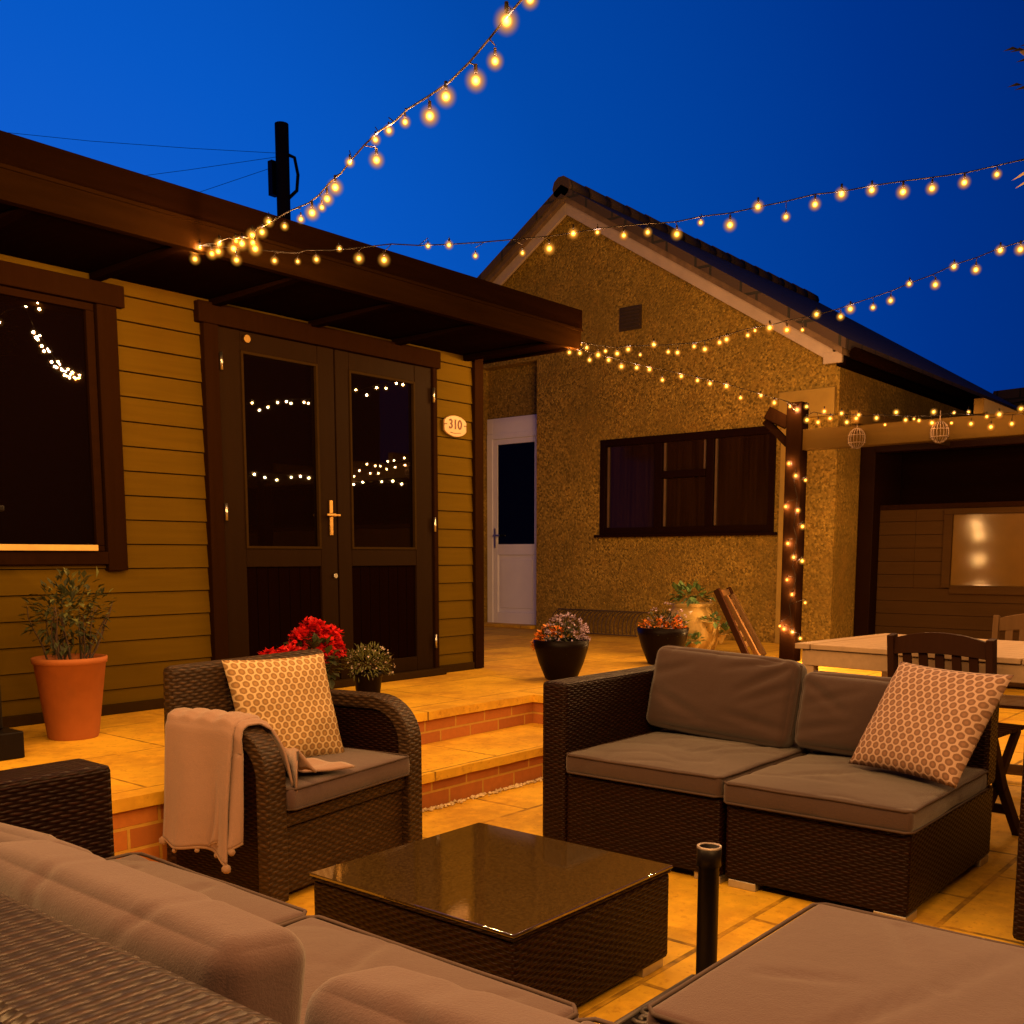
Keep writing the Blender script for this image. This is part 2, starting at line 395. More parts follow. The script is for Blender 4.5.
slab_edge(b, [(-4, NY-.02), (2.22, NY-.02), (2.22, 3.555), (4.44, 3.555), (4.44, 2.3), (13, 2.3), (13, 12), (-4, 12)], TZ, .042)
tag(b.build('terrace', M['stone2']), kind='structure')
b = MB()
b.box((-4, NY, 0), (2.2, NY+.1, TZ-.043)); b.box((2.2, 3.09, .001), (4.44, 3.19, .124)); b.box((2.2, 3.575, .166), (4.459, 3.675, TZ-.043)); b.box((4.46, 2.32, .001), (4.56, 3.675, TZ-.043))
b.box((4.57, 2.32, .001), (13, 2.42, TZ-.043)); b.box((2.2, 3.04, .001), (2.1, 3.56, TZ-.043))
tag(b.build('brick_risers', M['brick']), kind='structure')
b = MB()
for k in range(520):
    x = random.uniform(2.3, 4.5); y = 3.085 - abs(random.gauss(0, .014)); r = random.uniform(.005, .0125)
    i = len(b.v); c = Vector((x, y, r*.6))
    for d in ((1,0,0),(0,1,0),(-1,0,0),(0,-1,0),(0,0,.8),(0,0,-.7)): b.v.append(c + Vector(d)*r*random.uniform(.7, 1.2))
    for f in ((0,1,4),(1,2,4),(2,3,4),(3,0,4),(1,0,5),(2,1,5),(3,2,5),(0,3,5)): b.face([i+j for j in f])
tag(b.build('gravel', M['pebble']), kind='stuff')

# ================================================================== TIMBER CABIN
cab = thing('timber_cabin', (2.0, 4.7, TZ), 'ochre timber-clad garden cabin with double doors and dark overhanging roof', 'cabin')
WY = 4.70
def clad(b, x0, x1, z0, z1, zbase=TZ, pitch=.118):
    k = 0
    while zbase + k*pitch < z1:
        a = max(z0, zbase+k*pitch); c = min(z1, zbase+(k+1)*pitch)
        if c > a+.002:
            fr = lambda z: (z-(zbase+k*pitch))/pitch
            ya, yc = WY - .011*(1-fr(a)) , WY - .011*(1-fr(c))
            b.prism([(ya, a+.004), (yc-.001, c-.001), (WY+.04, c-.001), (WY+.04, a+.004)], x0, x1, 'x')
        k += 1
b = MB()
clad(b, -1.2, 2.62, TZ, 1.06); clad(b, -1.2, .9, 1.06, 2.33); clad(b, -1.2, 2.62, 2.33, 2.44); clad(b, 2.62, 3.15, TZ, 2.44)
clad(b, 3.15, 4.80, 2.36, 2.44); clad(b, 4.80, 5.22, TZ, 2.44)
b.build('wall', M['cabin'], cab)
b = MB(); b.box((-1.2, WY+.041, TZ), (5.27, 7.4, 2.43)); b.build('inner_wall', M['soffit'], cab)
b = MB(); b.box((5.2, WY-.035, TZ+.003), (5.285, WY+.05, 2.43)); b.build('corner_post', M['trim'], cab, .004)
b = MB(); b.box((5.215, WY+.052, TZ+.003), (5.305, WY+.15, 2.43)); b.build('lit_corner_face', M['smooth'], cab, .004)  # lighter colour stands in for light on the post's side face
b = MB(); b.box((5.271, WY+.152, TZ+.003), (5.288, 7.4, 2.43)); b.build('end_wall', M['cabin'], cab)
b = MB(); b.box((-1.2, WY-.03, TZ), (3.12, WY+.01, TZ+.05)); b.box((4.84, WY-.03, TZ), (5.19, WY+.01, TZ+.05)); b.build('base_rail', M['beam'], cab, .003)
# roof
b = MB(); b.box((-1.6, 3.975, 2.44), (5.34, 7.8, 2.60)); b.build('roof', M['felt'], cab)
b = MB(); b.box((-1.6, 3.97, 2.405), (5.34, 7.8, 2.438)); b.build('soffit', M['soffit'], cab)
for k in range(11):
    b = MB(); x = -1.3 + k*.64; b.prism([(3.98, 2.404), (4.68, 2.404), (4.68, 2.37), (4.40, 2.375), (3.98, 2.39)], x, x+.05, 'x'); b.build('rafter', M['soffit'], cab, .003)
b = MB(); b.box((-1.6, 3.925, 2.385), (5.375, 3.97, 2.50)); b.build('fascia', M['fascia'], cab, .004)
b = MB(); b.box((-1.6, 3.935, 2.502), (5.40, 3.972, 2.63)); b.build('upper_fascia', M['fascia2'], cab, .004)
b = MB(); b.box((5.341, 3.973, 2.39), (5.375, 7.8, 2.50)); b.box((5.345, 3.975, 2.502), (5.40, 7.8, 2.63)); b.build('side_fascia', M['fascia2'], cab, .004)
b = MB(); b.box((-1.6, 3.915, 2.494), (5.38, 3.925, 2.508)); b.build('drip_batten', M['fascia'], cab)
# window
b = MB(); b.box((.9, WY-.045, 2.27), (2.70, WY+.005, 2.37)); b.box((2.56, WY-.04, 1.03), (2.66, WY+.005, 2.268)); b.box((.9, WY-.045, 1.06), (2.558, WY+.005, 1.12))
wf = b.build('window', M['trim'], cab, .004)
b = MB(); b.box((.9, WY-.02, 2.235), (2.555, WY+.03, 2.268)); b.box((2.515, WY-.02, 1.15), (2.555, WY+.03, 2.234)); b.box((.9, WY-.02, 1.121), (2.555, WY+.03, 1.149))
b.box((1.42, WY-.02, 1.15), (1.47, WY+.03, 2.234)); b.build('sash', M['trimx'], wf, .003)
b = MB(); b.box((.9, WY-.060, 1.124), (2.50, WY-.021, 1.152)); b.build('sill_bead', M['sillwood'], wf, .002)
b = MB(); b.box((.9, WY+.0, 1.15), (1.419, WY+.012, 2.234)); b.box((1.471, WY+.0, 1.15), (2.514, WY+.012, 2.234)); b.build('pane', M['pane'], wf)
# doors
b = MB(); b.box((3.10, WY-.05, 2.28), (4.86, WY+.005, 2.385)); b.box((3.13, WY-.045, TZ+.002), (3.215, WY+.005, 2.279)); b.box((4.795, WY-.045, TZ+.002), (4.83, WY+.005, 2.279)); b.box((3.216, WY-.02, TZ+.001), (4.794, WY+.06, TZ+.035))
b.build('door_frame', M['trim'], cab, .004)
b = MB(); b.box((3.12, WY-.10, TZ+.001), (4.84, WY-.051, TZ+.045)); b.build('threshold', M['beam'], cab, .004)
def leaf_door(x0, x1, gx0, gx1, lab):
    b = MB(); z0, z1 = TZ+.04, 2.277; y0, y1 = WY-.03, WY+.015
    b.box((x0, y0, z0), (gx0, y1, z1)); b.box((gx1, y0, z0), (x1, y1, z1))
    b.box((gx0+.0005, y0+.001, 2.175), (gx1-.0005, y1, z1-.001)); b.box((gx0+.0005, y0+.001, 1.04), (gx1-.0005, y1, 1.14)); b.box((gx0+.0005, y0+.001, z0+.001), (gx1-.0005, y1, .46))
    d = b.build('door_leaf', M['door'], cab, .004); d['label'] = lab
    b = MB(); b.box((gx0, y0+.018, 1.14), (gx1, y0+.026, 2.175)); b.build('pane', M['pane'], d)
    b = MB(); g = .014
    b.box((gx0, y0-.006, 1.14), (gx0+g, y0+.016, 2.175)); b.box((gx1-g, y0-.006, 1.14), (gx1, y0+.016, 2.175)); b.box((gx0+g+.0004, y0-.005, 1.1402), (gx1-g-.0004, y0+.016, 1.14+g)); b.box((gx0+g+.0004, y0-.005, 2.175-g), (gx1-g-.0004, y0+.016, 2.1748))
    b.build('glazing_bead', M['beam'], d, .001)
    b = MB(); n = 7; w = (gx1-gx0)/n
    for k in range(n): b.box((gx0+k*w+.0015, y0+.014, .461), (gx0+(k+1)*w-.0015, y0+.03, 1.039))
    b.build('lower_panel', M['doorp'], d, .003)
    return d
dl = leaf_door(3.222, 3.993, 3.357, 3.872, 'left glazed door leaf with lever handle')
dr = leaf_door(4.003, 4.79, 4.105, 4.642, 'right glazed door leaf without handle')
b = MB(); b.box((3.932, WY-.040, 1.22), (3.958, WY-.031, 1.42)); b.beam((3.985, WY-.07, 1.335), (3.885, WY-.07, 1.335), .012, .012); b.tube([(3.945, WY-.04, 1.335), (3.945, WY-.072, 1.335)], .010, 10)
b.build('handle', M['brass'], dl, .002)
b = MB(); b.tube([(3.965, WY-.031, .985), (3.965, WY-.045, .985)], .014, 14); b.build('lock', M['steel'], dl)
for d, x, zz in ((dl, 3.222, (2.10, 1.33)), (dr, 4.79, (2.11, 1.30, .55))):
    for z in zz:
        b = MB(); b.tube([(x, WY-.052, z-.045), (x, WY-.052, z+.045)], .0085, 8); b.build('hinge', M['steel'], d)
b = MB(); b.lathe((3.36, WY-.05, 2.235), [(0,0)], 3)
b = MB(); b.tube([(3.39, WY-.03, 2.237), (3.39, WY-.05, 2.237)], .02, 14); b.build('door_stud', M['brass'], dl)

# house number
sg = thing('house_sign', (5.01, WY-.02, 1.94), 'small cream house number plaque reading 310 beside the cabin doors', 'sign')
pts = []
for k in range(40):
    t = 2*math.pi*k/40; x = .118*math.cos(t); z = .068*math.sin(t); x = max(-.105, min(.105, x)); pts.append((5.01+x, 1.94+z))
b = MB(); b.prism(pts, WY-.034, WY-.018, 'y'); b.build('plaque', M['plaque'], sg, .003)
def text_mesh(name, body, size, loc, rot, mat, parent):
    cu = bpy.data.curves.new('t', 'FONT'); cu.body = body; cu.size = size; cu.extrude = .0008; cu.align_x = 'CENTER'; cu.align_y = 'CENTER'; cu.offset = size*.018
    o = bpy.data.objects.new('t', cu); col.objects.link(o); bpy.context.view_layer.update()
    me = bpy.data.meshes.new_from_object(o.evaluated_get(bpy.context.evaluated_depsgraph_get()))
    bpy.data.objects.remove(o)
    me.transform(Matrix.Translation(Vector(loc)-root_loc(parent)) @ Matrix.Rotation(rot[2], 4, 'Z') @ Matrix.Rotation(rot[0], 4, 'X'))
    me.materials.clear(); me.materials.append(mat)
    o = bpy.data.objects.new(name, me); col.objects.link(o); o.parent = parent; return o
text_mesh('number', '310', .085, (5.008, WY-.0355, 1.948), (R(90), 0, 0), M['ink'], sg)
for s in (-1, 1):
    b = MB(); b.box((5.01+s*.092-.012, WY-.036, 1.945), (5.01+s*.092+.012, WY-.0342, 1.951)); b.build('dash', M['ink'], sg)
b = MB()
b.tube([(5.01-.05, WY-.0345, 1.898), (5.01, WY-.0345, 1.893), (5.01+.05, WY-.0345, 1.898)], .0018, 4)
b.build('ornament', M['ink'], sg)

# ================================================================== PEBBLEDASHED HOUSE
HX = 8.50; AY = 6.32; SL = .626
hs = thing('gabled_house', (HX, AY, TZ), 'ochre pebbledashed house with tiled gable roof and cream bargeboards', 'house')
roofz = lambda y: 4.49 - SL*abs(y-AY)
b = MB()
def col_prism(y0, y1, z0, z1, x0=HX, x1=HX+.45):
    """wall column between y0 and y1; z1 None follows the roof slope"""
    if z1 is None:
        top = [(y1, roofz(y1))] + ([(AY, roofz(AY))] if y0 < AY < y1 else []) + [(y0, roofz(y0))]
    else: top = [(y1, z1), (y0, z1)]
    b.prism([(y0, z0), (y1, z0)] + top, x0, x1, 'x')
col_prism(3.54, 4.09, 0, None); col_prism(4.09, 5.96, 0, 1.31); col_prism(4.09, 5.96, 2.235, None); col_prism(5.96, 6.77, 0, None)
col_prism(6.77, 7.57, 3.1, None); col_prism(7.57, 9.38, 0, None); col_prism(3.54, 9.38, 0, None, HX+.451, 14.2)
b.build('wall', M['render'], hs)
b = MB()
for s in (-1, 1):
    e = AY + s*(AY-3.42); zt = 4.665; ze = zt - SL*(AY-3.42)
    i = [(AY, zt), (e, ze), (e, ze-.085), (AY, zt-.085)]
    b.prism(i, HX-.20, 14.32, 'x')
rf = b.build('roof', M['tiles'], hs)
# slope-following UVs so that the tile courses lie along the pitch
uvl = rf.data.uv_layers[0]
for p in rf.data.polygons:
    if abs(p.normal.z) > .5:
        for li in p.loop_indices:
            c = rf.data.vertices[rf.data.loops[li].vertex_index].co; uvl.data[li].uv = (c.x, math.hypot(c.y, c.y*SL))
b = MB()
for k in range(40): # ridge tiles
    x = HX-.2 + k*.365
    if x > 14.1: break
    b.tube([(x, AY, 4.64), (x+.36, AY, 4.64)], [.105, .095], 10)
b.build('ridge_tiles', M['tiles'], rf)
b = MB()
for s in (-1, 1):
    e = AY + s*(AY-3.46)
    b.prism([(AY, 4.579), (e, 4.579-SL*2.86), (e, 4.522-SL*2.86), (AY, 4.522)], HX-.17, HX-.002, 'x')
b.build('verge', M['verge'], rf)
b = MB()
for s in (-1, 1):
    e = AY + s*(AY-3.56)
    b.prism([(AY, 4.521), (e, 4.521-SL*2.76), (e, 4.41-SL*2.76), (AY, 4.41)], HX-.12, HX-.09, 'x')
    b.box((HX-.121, AY+s*2.68, 2.68), (HX-.0885, AY+s*2.84, 2.77))
b.build('bargeboard', M['barge'], hs, .003)
b = MB(); b.box((HX-.088, 3.46, 2.66), (14.2, 3.538, 2.72)); b.tube([(HX-.1, 3.38, 2.74), (14.2, 3.38, 2.74)], .05, 8); b.build('gutter', M['fascia2'], hs)
b = MB(); b.box((HX-.012, 5.50, 3.24), (HX-.001, 5.75, 3.46))
for k in range(6): b.box((HX-.022, 5.515, 3.26+k*.034), (HX-.0125, 5.735, 3.275+k*.034))
b.build('vent', M['ventm'], hs)
# window: three lights, the middle one with a small top opener
b = MB(); x0, x1 = HX-.012, HX+.05
b.box((x0, 4.091, 1.3105), (x1, 4.15, 2.2345)); b.box((x0, 5.90, 1.3105), (x1, 5.959, 2.2345)); b.box((x0+.001, 4.151, 1.3105), (x1, 5.899, 1.375)); b.box((x0+.001, 4.151, 2.165), (x1, 5.899, 2.2345))
b.box((x0+.002, 5.25, 1.376), (x1, 5.33, 2.164)); b.box((x0+.002, 4.70, 1.376), (x1, 4.775, 2.164)); b.box((x0-.012, 4.776, 1.83), (x1, 5.249, 1.895))
hw = b.build('window', M['winframe'], hs, .003)
b = MB(); b.box((HX-.05, 4.05, 1.285), (HX-.013, 6.0, 1.309)); b.build('sill', M['winframe'], hw, .003)
b = MB()
for (a, c, z0, z1) in ((5.331, 5.899, 1.376, 2.164), (4.776, 5.249, 1.376, 1.829), (4.776, 5.249, 1.896, 2.164), (4.151, 4.699, 1.376, 2.164)):
    b.box((HX+.02, a, z0), (HX+.03, c, z1))
b.build('pane', M['hpane'], hw)
for (a, z0, z1) in ((5.87, 1.38, 2.16), (5.222, 1.38, 1.825), (5.225, 1.9, 2.16), (4.682, 1.38, 2.16), (4.80, 1.9, 2.16)):
    b = MB(); b.box((HX+.005, a-.008, z0), (HX+.019, a+.008, z1)); b.build('bead', M['winedge'], hw)
# white back door in its recess
DX = HX+.44
b = MB(); b.box((DX-.04, 6.772, TZ), (DX+.003, 6.86, 2.49)); b.box((DX-.04, 7.74, TZ), (DX+.003, 7.848, 2.49)); b.box((DX-.041, 6.861, 2.43), (DX+.003, 7.739, 2.491)); b.box((DX-.035, 6.861, 2.49), (DX+.003, 7.739, 2.66)); b.box((DX-.036, 6.772, 2.4915), (DX+.003, 6.86, 2.66)); b.box((DX-.036, 7.74, 2.4915), (DX+.003, 7.848, 2.66))
df = b.build('back_door', M['upvc'], hs, .004); df['label'] = 'white plastic half glazed back door'
b = MB(); b.box((DX-.03, 6.862, TZ+.03), (DX+.002, 6.95, 2.429)); b.box((DX-.03, 7.65, TZ+.03), (DX+.002, 7.738, 2.429)); b.box((DX-.0305, 6.951, TZ+.03), (DX+.002, 7.649, TZ+.16)); b.box((DX-.0305, 6.951, 1.14), (DX+.002, 7.649, 1.26)); b.box((DX-.0305, 6.951, 2.37), (DX+.002, 7.649, 2.429)); b.box((DX-.015, 6.951, TZ+.161), (DX+.002, 7.649, 1.139)); b.box((DX-.022, 7.0, TZ+.21), (DX-.0155, 7.6, 1.09))
b.build('door_leaf', M['upvc'], df, .004)
b = MB(); b.box((DX-.02, 6.951, 1.261), (DX-.01, 7.649, 2.369)); b.build('pane', glass_pane('dark_door_glass', (.002, .002, .003), .05, 1.3), df)
b = MB(); b.box((DX-.045, 7.675, 1.22), (DX-.031, 7.705, 1.44)); b.beam((DX-.07, 7.69, 1.36), (DX-.07, 7.57, 1.36), .018, .018); b.tube([(DX-.04, 7.69, 1.36), (DX-.072, 7.69, 1.36)], .01, 8); b.build('handle', M['steel'], df, .002)
b = MB(); b.box((HX-.05, 6.80, TZ+.001), (DX-.042, 7.83, TZ+.035)); b.build('doorstep', M['stone2'], hs, .004)

b = MB(); b.box((HX+.15, 6.771, 2.585), (HX+.449, 7.569, 3.099)); b.build('lintel', M['render'], hs)
for o in [df] + [c for c in df.children] + [g for c in df.children for g in c.children]:
    if o.type == 'MESH':
        l0 = hs.location
        for v in o.data.vertices:
            wy, wz, wx = v.co.y+l0.y, v.co.z+l0.z, v.co.x+l0.x
            v.co = (wx-.28-l0.x, 6.772+(wy-6.772)*.735-l0.y, TZ+(wz-TZ)*.965-l0.z)
# downpipe-like render pilaster beside the window
b = MB(); b.box((HX-.045, 3.93, TZ+.001), (HX-.002, 4.03, 2.20)); tag(b.build('wall_batten', M['smooth'], None, .004), 'smooth ochre upright strip on the pebbledashed wall right of the brown window', 'strip')

# ================================================================== GARAGE and far roof
ga = thing('garage', (9.0, 2.0, 0), 'low dark brown timber garage with a tan window behind the dining table', 'garage')
b = MB(); b.box((9.0, 3.40, 0), (9.655, 3.535, 2.16)); b.build('pier', M['winframe'], ga, .006)
b = MB(); b.box((8.98, -3.5, 1.99), (9.14, 3.399, 2.16)); b.build('header', M['winframe'], ga, .006)
b = MB(); b.box((9.0, -3.5, 2.165), (13.9, 3.53, 2.24)); b.build('roof', M['felt'], ga)
b = MB(); b.box((9.66, -3.5, 0), (13.9, 3.53, 2.16)); b.build('back_wall', M['soffit'], ga)
b = MB()
for k in range(13):
    z = .02+k*.115
    if z+.115 > .86: b.box((9.152, 3.08, z), (9.18, 3.397, z+.112)); b.box((9.152, 2.82, z), (9.18, 3.079, z+.112))
    else: b.box((9.152, -3.5, z), (9.18, 3.397, z+.112))
gd = b.build('garage_door', M['oldwood'], ga, .003)
b = MB(); b.box((9.145, -3.5, 1.50), (9.19, 3.397, 1.545)); b.build('top_rail', M['trimx'], gd, .003)
b = MB(); b.box((9.13, -3.5, 1.45), (9.185, 2.84, 1.499)); b.box((9.13, 2.77, .83), (9.185, 2.839, 1.449)); b.box((9.13, -3.5, .78), (9.185, 2.769, .85)); b.box((9.135, 1.2, .851), (9.185, 1.26, 1.449))
gw = b.build('garage_window', M['oldwood'], ga, .003)
b = MB(); b.box((9.16, -3.5, .851), (9.168, 1.199, 1.449)); b.box((9.16, 1.261, .851), (9.168, 2.769, 1.449)); b.build('pane', M['blind'], gw)
nb = thing('neighbouring_building', (16, 1, 0), 'low dark hipped roof of a neighbouring building beyond the garage', 'building')
b = MB(); b.box((16.2, -8, 0), (19, 4.6, 3.0)); b.build('wall', M['soffit'], nb)
b = MB(); b.prism([(5.2, 2.9), (3.55, 3.42), (-6, 3.42), (-9, 2.9)], 16, 19.5, 'x'); b.prism([(4.42, 3.21), (4.35, 3.43), (3.7, 3.45), (2.2, 3.43)], 15.9, 15.99, 'x')
b.build('roof', M['tiles'], nb)

# ================================================================== PERGOLA
pg = thing('pergola', (7.1, 3.3, TZ), 'rustic timber pergola with one thick post wound in fairy lights', 'pergola')
PX, PYY = 7.1, 3.26
b = MB(); b.box((PX-.06, PYY-.06, TZ+.002), (PX+.06, PYY+.06, 2.19)); b.build('post', M['post'], pg, .008)
b = MB(); b.box((PX-.06, -.2, 0), (PX+.06, -.08, 2.0)); b.build('post', M['post'], pg, .008)
b = MB(); b.box((PX-.045, -.4, 1.85), (PX+.045, PYY-.061, 1.995)); b.build('beam', M['beam'], pg, .006)
for y in (2.80, 2.0, 1.1, .2):
    b = MB(); b.beam((PX-.10, y, 2.045), (8.975, y, 2.045), .06, .095); b.build('rafter', M['beam'], pg, .005)
b = MB(); b.beam((PX-.02, PYY+.061, 2.05), (PX-.08, PYY+.20, 2.13), .07, .09); b.beam((PX, PYY+.061, 1.90), (PX-.02, PYY+.24, 2.08), .05, .05)
b.build('bracket', M['post'], pg, .005)
b = MB(); b.box((HX-.05, 3.56, 2.27), (HX-.002, 4.06, 2.50)); b.build('boxed_ledge', M['smooth'], hs, .004)
def lantern(y, lab):
    t = thing('wire_lantern', (PX-.075, y, 1.90), lab, 'lantern', 'wire lanterns on the pergola beam'); c = Vector(t.location)
    b = MB()
    for k in range(8):
        a = math.pi*k/8; p = [c + Vector((.062*math.cos(a)*math.cos(s)*.9, .062*math.sin(a)*math.cos(s)*.9, .07*math.sin(s))) for s in [2*math.pi*j/18 for j in range(19)]]
        b.tube(p, .0022, 4, False)
    for z in (-.03, .02): b.tube([c + Vector((.055*math.cos(s), .055*math.sin(s), z)) for s in [2*math.pi*j/18 for j in range(19)]], .0025, 4, False)
    b.build('cage', M['twig'], t)
    b = MB(); b.tube([c+Vector((0,0,.065)), c+Vector((0,0,.14))], .003, 4); b.build('hook', M['twig'], t)
lantern(2.79, 'round wire cage lantern on the pergola beam just right of the lit post')
lantern(2.24, 'open wire cage lantern on the pergola beam farther right from the post')

# ================================================================== TELEGRAPH POLE
tp = thing('telegraph_pole', (13.5, 17.2, 0), 'dark telegraph pole with a junction box rising behind the cabin roof', 'pole')
c = Vector((13.5, 17.2, 0))
b = MB(); b.tube([c, c+Vector((0,0,9.55))], [.12, .135], 14); b.build('shaft', M['pole'], tp)
rr = Vector((_r[0], _r[1], 0)); ff = Vector((_f[0], _f[1], 0))
b = MB(); b.beam(c-rr*.19+Vector((0,0,8.2)), c-rr*.19+Vector((0,0,8.85)), .13, .16, (1,0,0)); b.build('junction_box', M['black'], tp)
b = MB(); b.tube([c+rr*.10+Vector((0,0,8.15)), c+rr*.27+Vector((0,0,8.3)), c+rr*.30+Vector((0,0,8.6)), c+rr*.24+Vector((0,0,8.92)), c+rr*.10+Vector((0,0,8.98))], .035, 6); b.build('bracket', M['black'], tp)
b = MB()
for dx, dz, z0 in ((-14, 1.2, 9.0), (-14, -1.6, 8.95), (-14, -4.2, 8.8)):
    pts = []
    for k in range(9):
        s = k/8; pts.append(c + rr*dx*s - ff*3*s + Vector((0, 0, z0 + dz*s - 1.0*math.sin(math.pi*s)*.5)))
    b.tube(pts, .0045, 4)
b.build('cable', M['cable'], tp)

# unseen house added behind the viewer to darken reflections and block blue sky
oh = thing('added_house', (3, -4.6, 0), 'unseen dark brown brick house added behind the viewer for the reflections', 'house')
b = MB(); b.box((-9, -5.2, 0), (13, -4.6, 5.6)); b.build('wall', plain('dark_brick', (.008, .0035, .002), .9, .3, 5), oh)
b = MB(); b.prism([(-4.3, 5.5), (-4.3, 5.62), (-8.5, 8.3), (-8.5, 5.5)], -9.3, 13.3, 'x'); b.build('roof', M['tiles'], oh)
fn = thing('added_fence', (-3.6, 1, 0), 'unseen dark board fence added along the left of the patio for the reflections', 'fence')  # unseen fence added to fill the reflections
b = MB()
for k in range(60): b.box((-3.7, -4.5+k*.15, 0), (-3.675, -4.5+k*.15+.145, 1.8))
b.build('boards', M['soffit'], fn)

# ================================================================== SOFT SHAPES
def rbox(b, C, h, r, n=14, puff=(0,0,0), wr=0, seed=0, M3=None, sag=0, folds=()):
    """rounded, puffed and creased box centred at C with half sizes h; M3 orients it"""
    C = Vector(C); rr_ = r; key = {}
    def pos(p):
        k = tuple(round(x, 5) for x in p)
        if k in key: return key[k]
        q = Vector([p[i]*h[i] for i in range(3)]); inn = Vector([max(-(h[i]-rr_), min(h[i]-rr_, q[i])) for i in range(3)])
        d = q-inn
        if d.length > 1e-9: q = inn + d.normalized()*rr_
        u = [p[i] for i in range(3)]
        for ax in range(3):
            if puff[ax]:
                o = [i for i in range(3) if i != ax]
                q[ax] += (1 if u[ax] > 0 else -1)*abs(u[ax])*puff[ax]*(1-abs(u[o[0]])**3)*(1-abs(u[o[1]])**3)
        if wr:
            s = Vector((q.x*3.6+seed*3.1, q.y*3.2, q.z*3.6)); w = noise.noise(s)*.55 + noise.noise(s*2.1)*.15
            rd = 1-abs(noise.noise(Vector((q.x*5+q.y*2.2+seed, q.y*3.4-q.x*3, q.z*9+4))))*3.4 if wr > .0035 else 0
            dirv = (q/ max(q.length, 1e-6)); q = q + Vector((dirv.x/ (h[0]/min(h)), dirv.y/(h[1]/min(h)), dirv.z/(h[2]/min(h)))).normalized()*wr*(w - max(0, rd)**3*.7)
        if folds:
            ax = min(range(3), key=lambda i: h[i]); o = [i for i in range(3) if i != ax]
            for (a1, b1, a2, b2, wd_, dp_) in folds:
                ex_, ey_ = a2-a1, b2-b1; L2 = ex_*ex_+ey_*ey_; tt_ = max(0, min(1, ((q[o[0]]-a1)*ex_+(q[o[1]]-b1)*ey_)/L2))
                dd_ = math.hypot(q[o[0]]-a1-ex_*tt_, q[o[1]]-b1-ey_*tt_)
                amp = dp_*(math.exp(-(dd_/wd_)**2) - .25*math.exp(-((dd_-wd_*1.9)/wd_)**2))*(.35+.65*math.sin(math.pi*min(1, max(0, tt_*.85+.12))))
                q[ax] -= amp*(1 if u[ax] > 0 else -1)*min(1, abs(u[ax])*1.3)
                if abs(u[o[1]]) > .8 and ax == 0: q[o[1]] -= amp*.8*(1 if u[o[1]] > 0 else -1)
        if sag: q.z -= sag*(1-u[0]**2)*(1-u[1]**2)
        if M3 is not None: q = M3 @ q
        b.v.append(C+q); key[k] = len(b.v)-1; return key[k]
    ns = [max(4, int(n*x/max(h))) for x in h]
    def warp(i, m): return math.tanh(1.6*(2*i/m-1))/math.tanh(1.6)
    for ax in range(3):
        o = [i for i in range(3) if i != ax]
        for sgn in (-1, 1):
            for i in range(ns[o[0]]):
                for j in range(ns[o[1]]):
                    vs = []
                    for (a, c) in ((i, j), (i+1, j), (i+1, j+1), (i, j+1)):
                        p = [0,0,0]; p[ax] = sgn; p[o[0]] = warp(a, ns[o[0]]); p[o[1]] = warp(c, ns[o[1]]); vs.append(pos(p))
                    b.face(vs if (sgn > 0) == (ax != 1) else vs[::-1], True)
def rim(b, C, hx, hy, z, r=.004, wob=0, seed=0, M3=None, rc=.02):
    pts = []
    n = 14
    cs = [(hx, -hy), (hx, hy), (-hx, hy), (-hx, -hy), (hx, -hy)]
    for k in range(4):
        a, c = Vector(cs[k]), Vector(cs[k+1]); d = (c-a).normalized()
        a2 = a+d*rc; c2 = c-d*rc
        for j in range(n):
            p = a2.lerp(c2, j/(n-1)); pts.append(Vector((p.x, p.y, z + wob*noise.noise((p.x*6+seed, p.y*6, 2)))))
    pts.append(pts[0].copy())
    b.tube([Vector(C) + (M3 @ p if M3 is not None else p) for p in pts], r, 5, False)
def seat_cushion(name, parent, x0, x1, y0, y1, z0, z1, mat, seed=0, puff=.014, wr=.008, label=None, pipe='pipe', folds=()):
    C = Vector(((x0+x1)/2, (y0+y1)/2, (z0+z1)/2)); h = ((x1-x0)/2, (y1-y0)/2, (z1-z0)/2)
    b = MB(); rbox(b, C, h, .017, 64 if folds else 30, (0.004, 0.004, puff), wr, seed, folds=folds); o = b.build(name, mat, parent)
    if label: o['label'] = label
    b = MB(); rim(b, C, h[0]+.001, h[1]+.001, h[2]-.004, .0042, wr*.5, seed); rim(b, C, h[0]+.001, h[1]+.001, -h[2]+.006, .0042, 0, seed)
    b.build('piping', M[pipe], o)
    return o
def pillow(name, mat, parent, O, ex, ey, T, n=30, pinch=.07, wr=.006, seed=0):
    O, ex, ey = Vector(O), Vector(ex), Vector(ey); W, H_ = ex.length, ey.length; nz = ex.cross(ey).normalized(); b = MB(); g = [{}, {}]; uvs = {}
    for side in (0, 1):
        for i in range(n+1):
            for j in range(n+1):
                if side == 1 and (i in (0, n) or j in (0, n)): g[1][i, j] = g[0][i, j]; continue
                u, v = 2*i/n-1, 2*j/n-1
                pu = u*(1-pinch*(1-v*v)); pv = v*(1-pinch*(1-u*u))
                t = T/2*((1-u**4)*(1-v**4))**.55*(1-.25*(u*u+v*v)*.5)
                w = wr*noise.noise((u*2.2+seed, v*2.2, side*5))*(1-u**8)*(1-v**8)
                p = O + ex*(pu*.5+.5) + ey*(pv*.5+.5) + nz*((t+w)*(1 if side == 0 else -1))
                b.v.append(p); g[side][i, j] = len(b.v)-1; uvs[len(b.v)-1] = (i/n*W, j/n*H_)
    for side in (0, 1):
        for i in range(n):
            for j in range(n):
                q = [g[side][i, j], g[side][i+1, j], g[side][i+1, j+1], g[side][i, j+1]]
                b.face(q if side == 0 else q[::-1], True, uvs)
    return b.build(name, mat, parent, fixn=False)

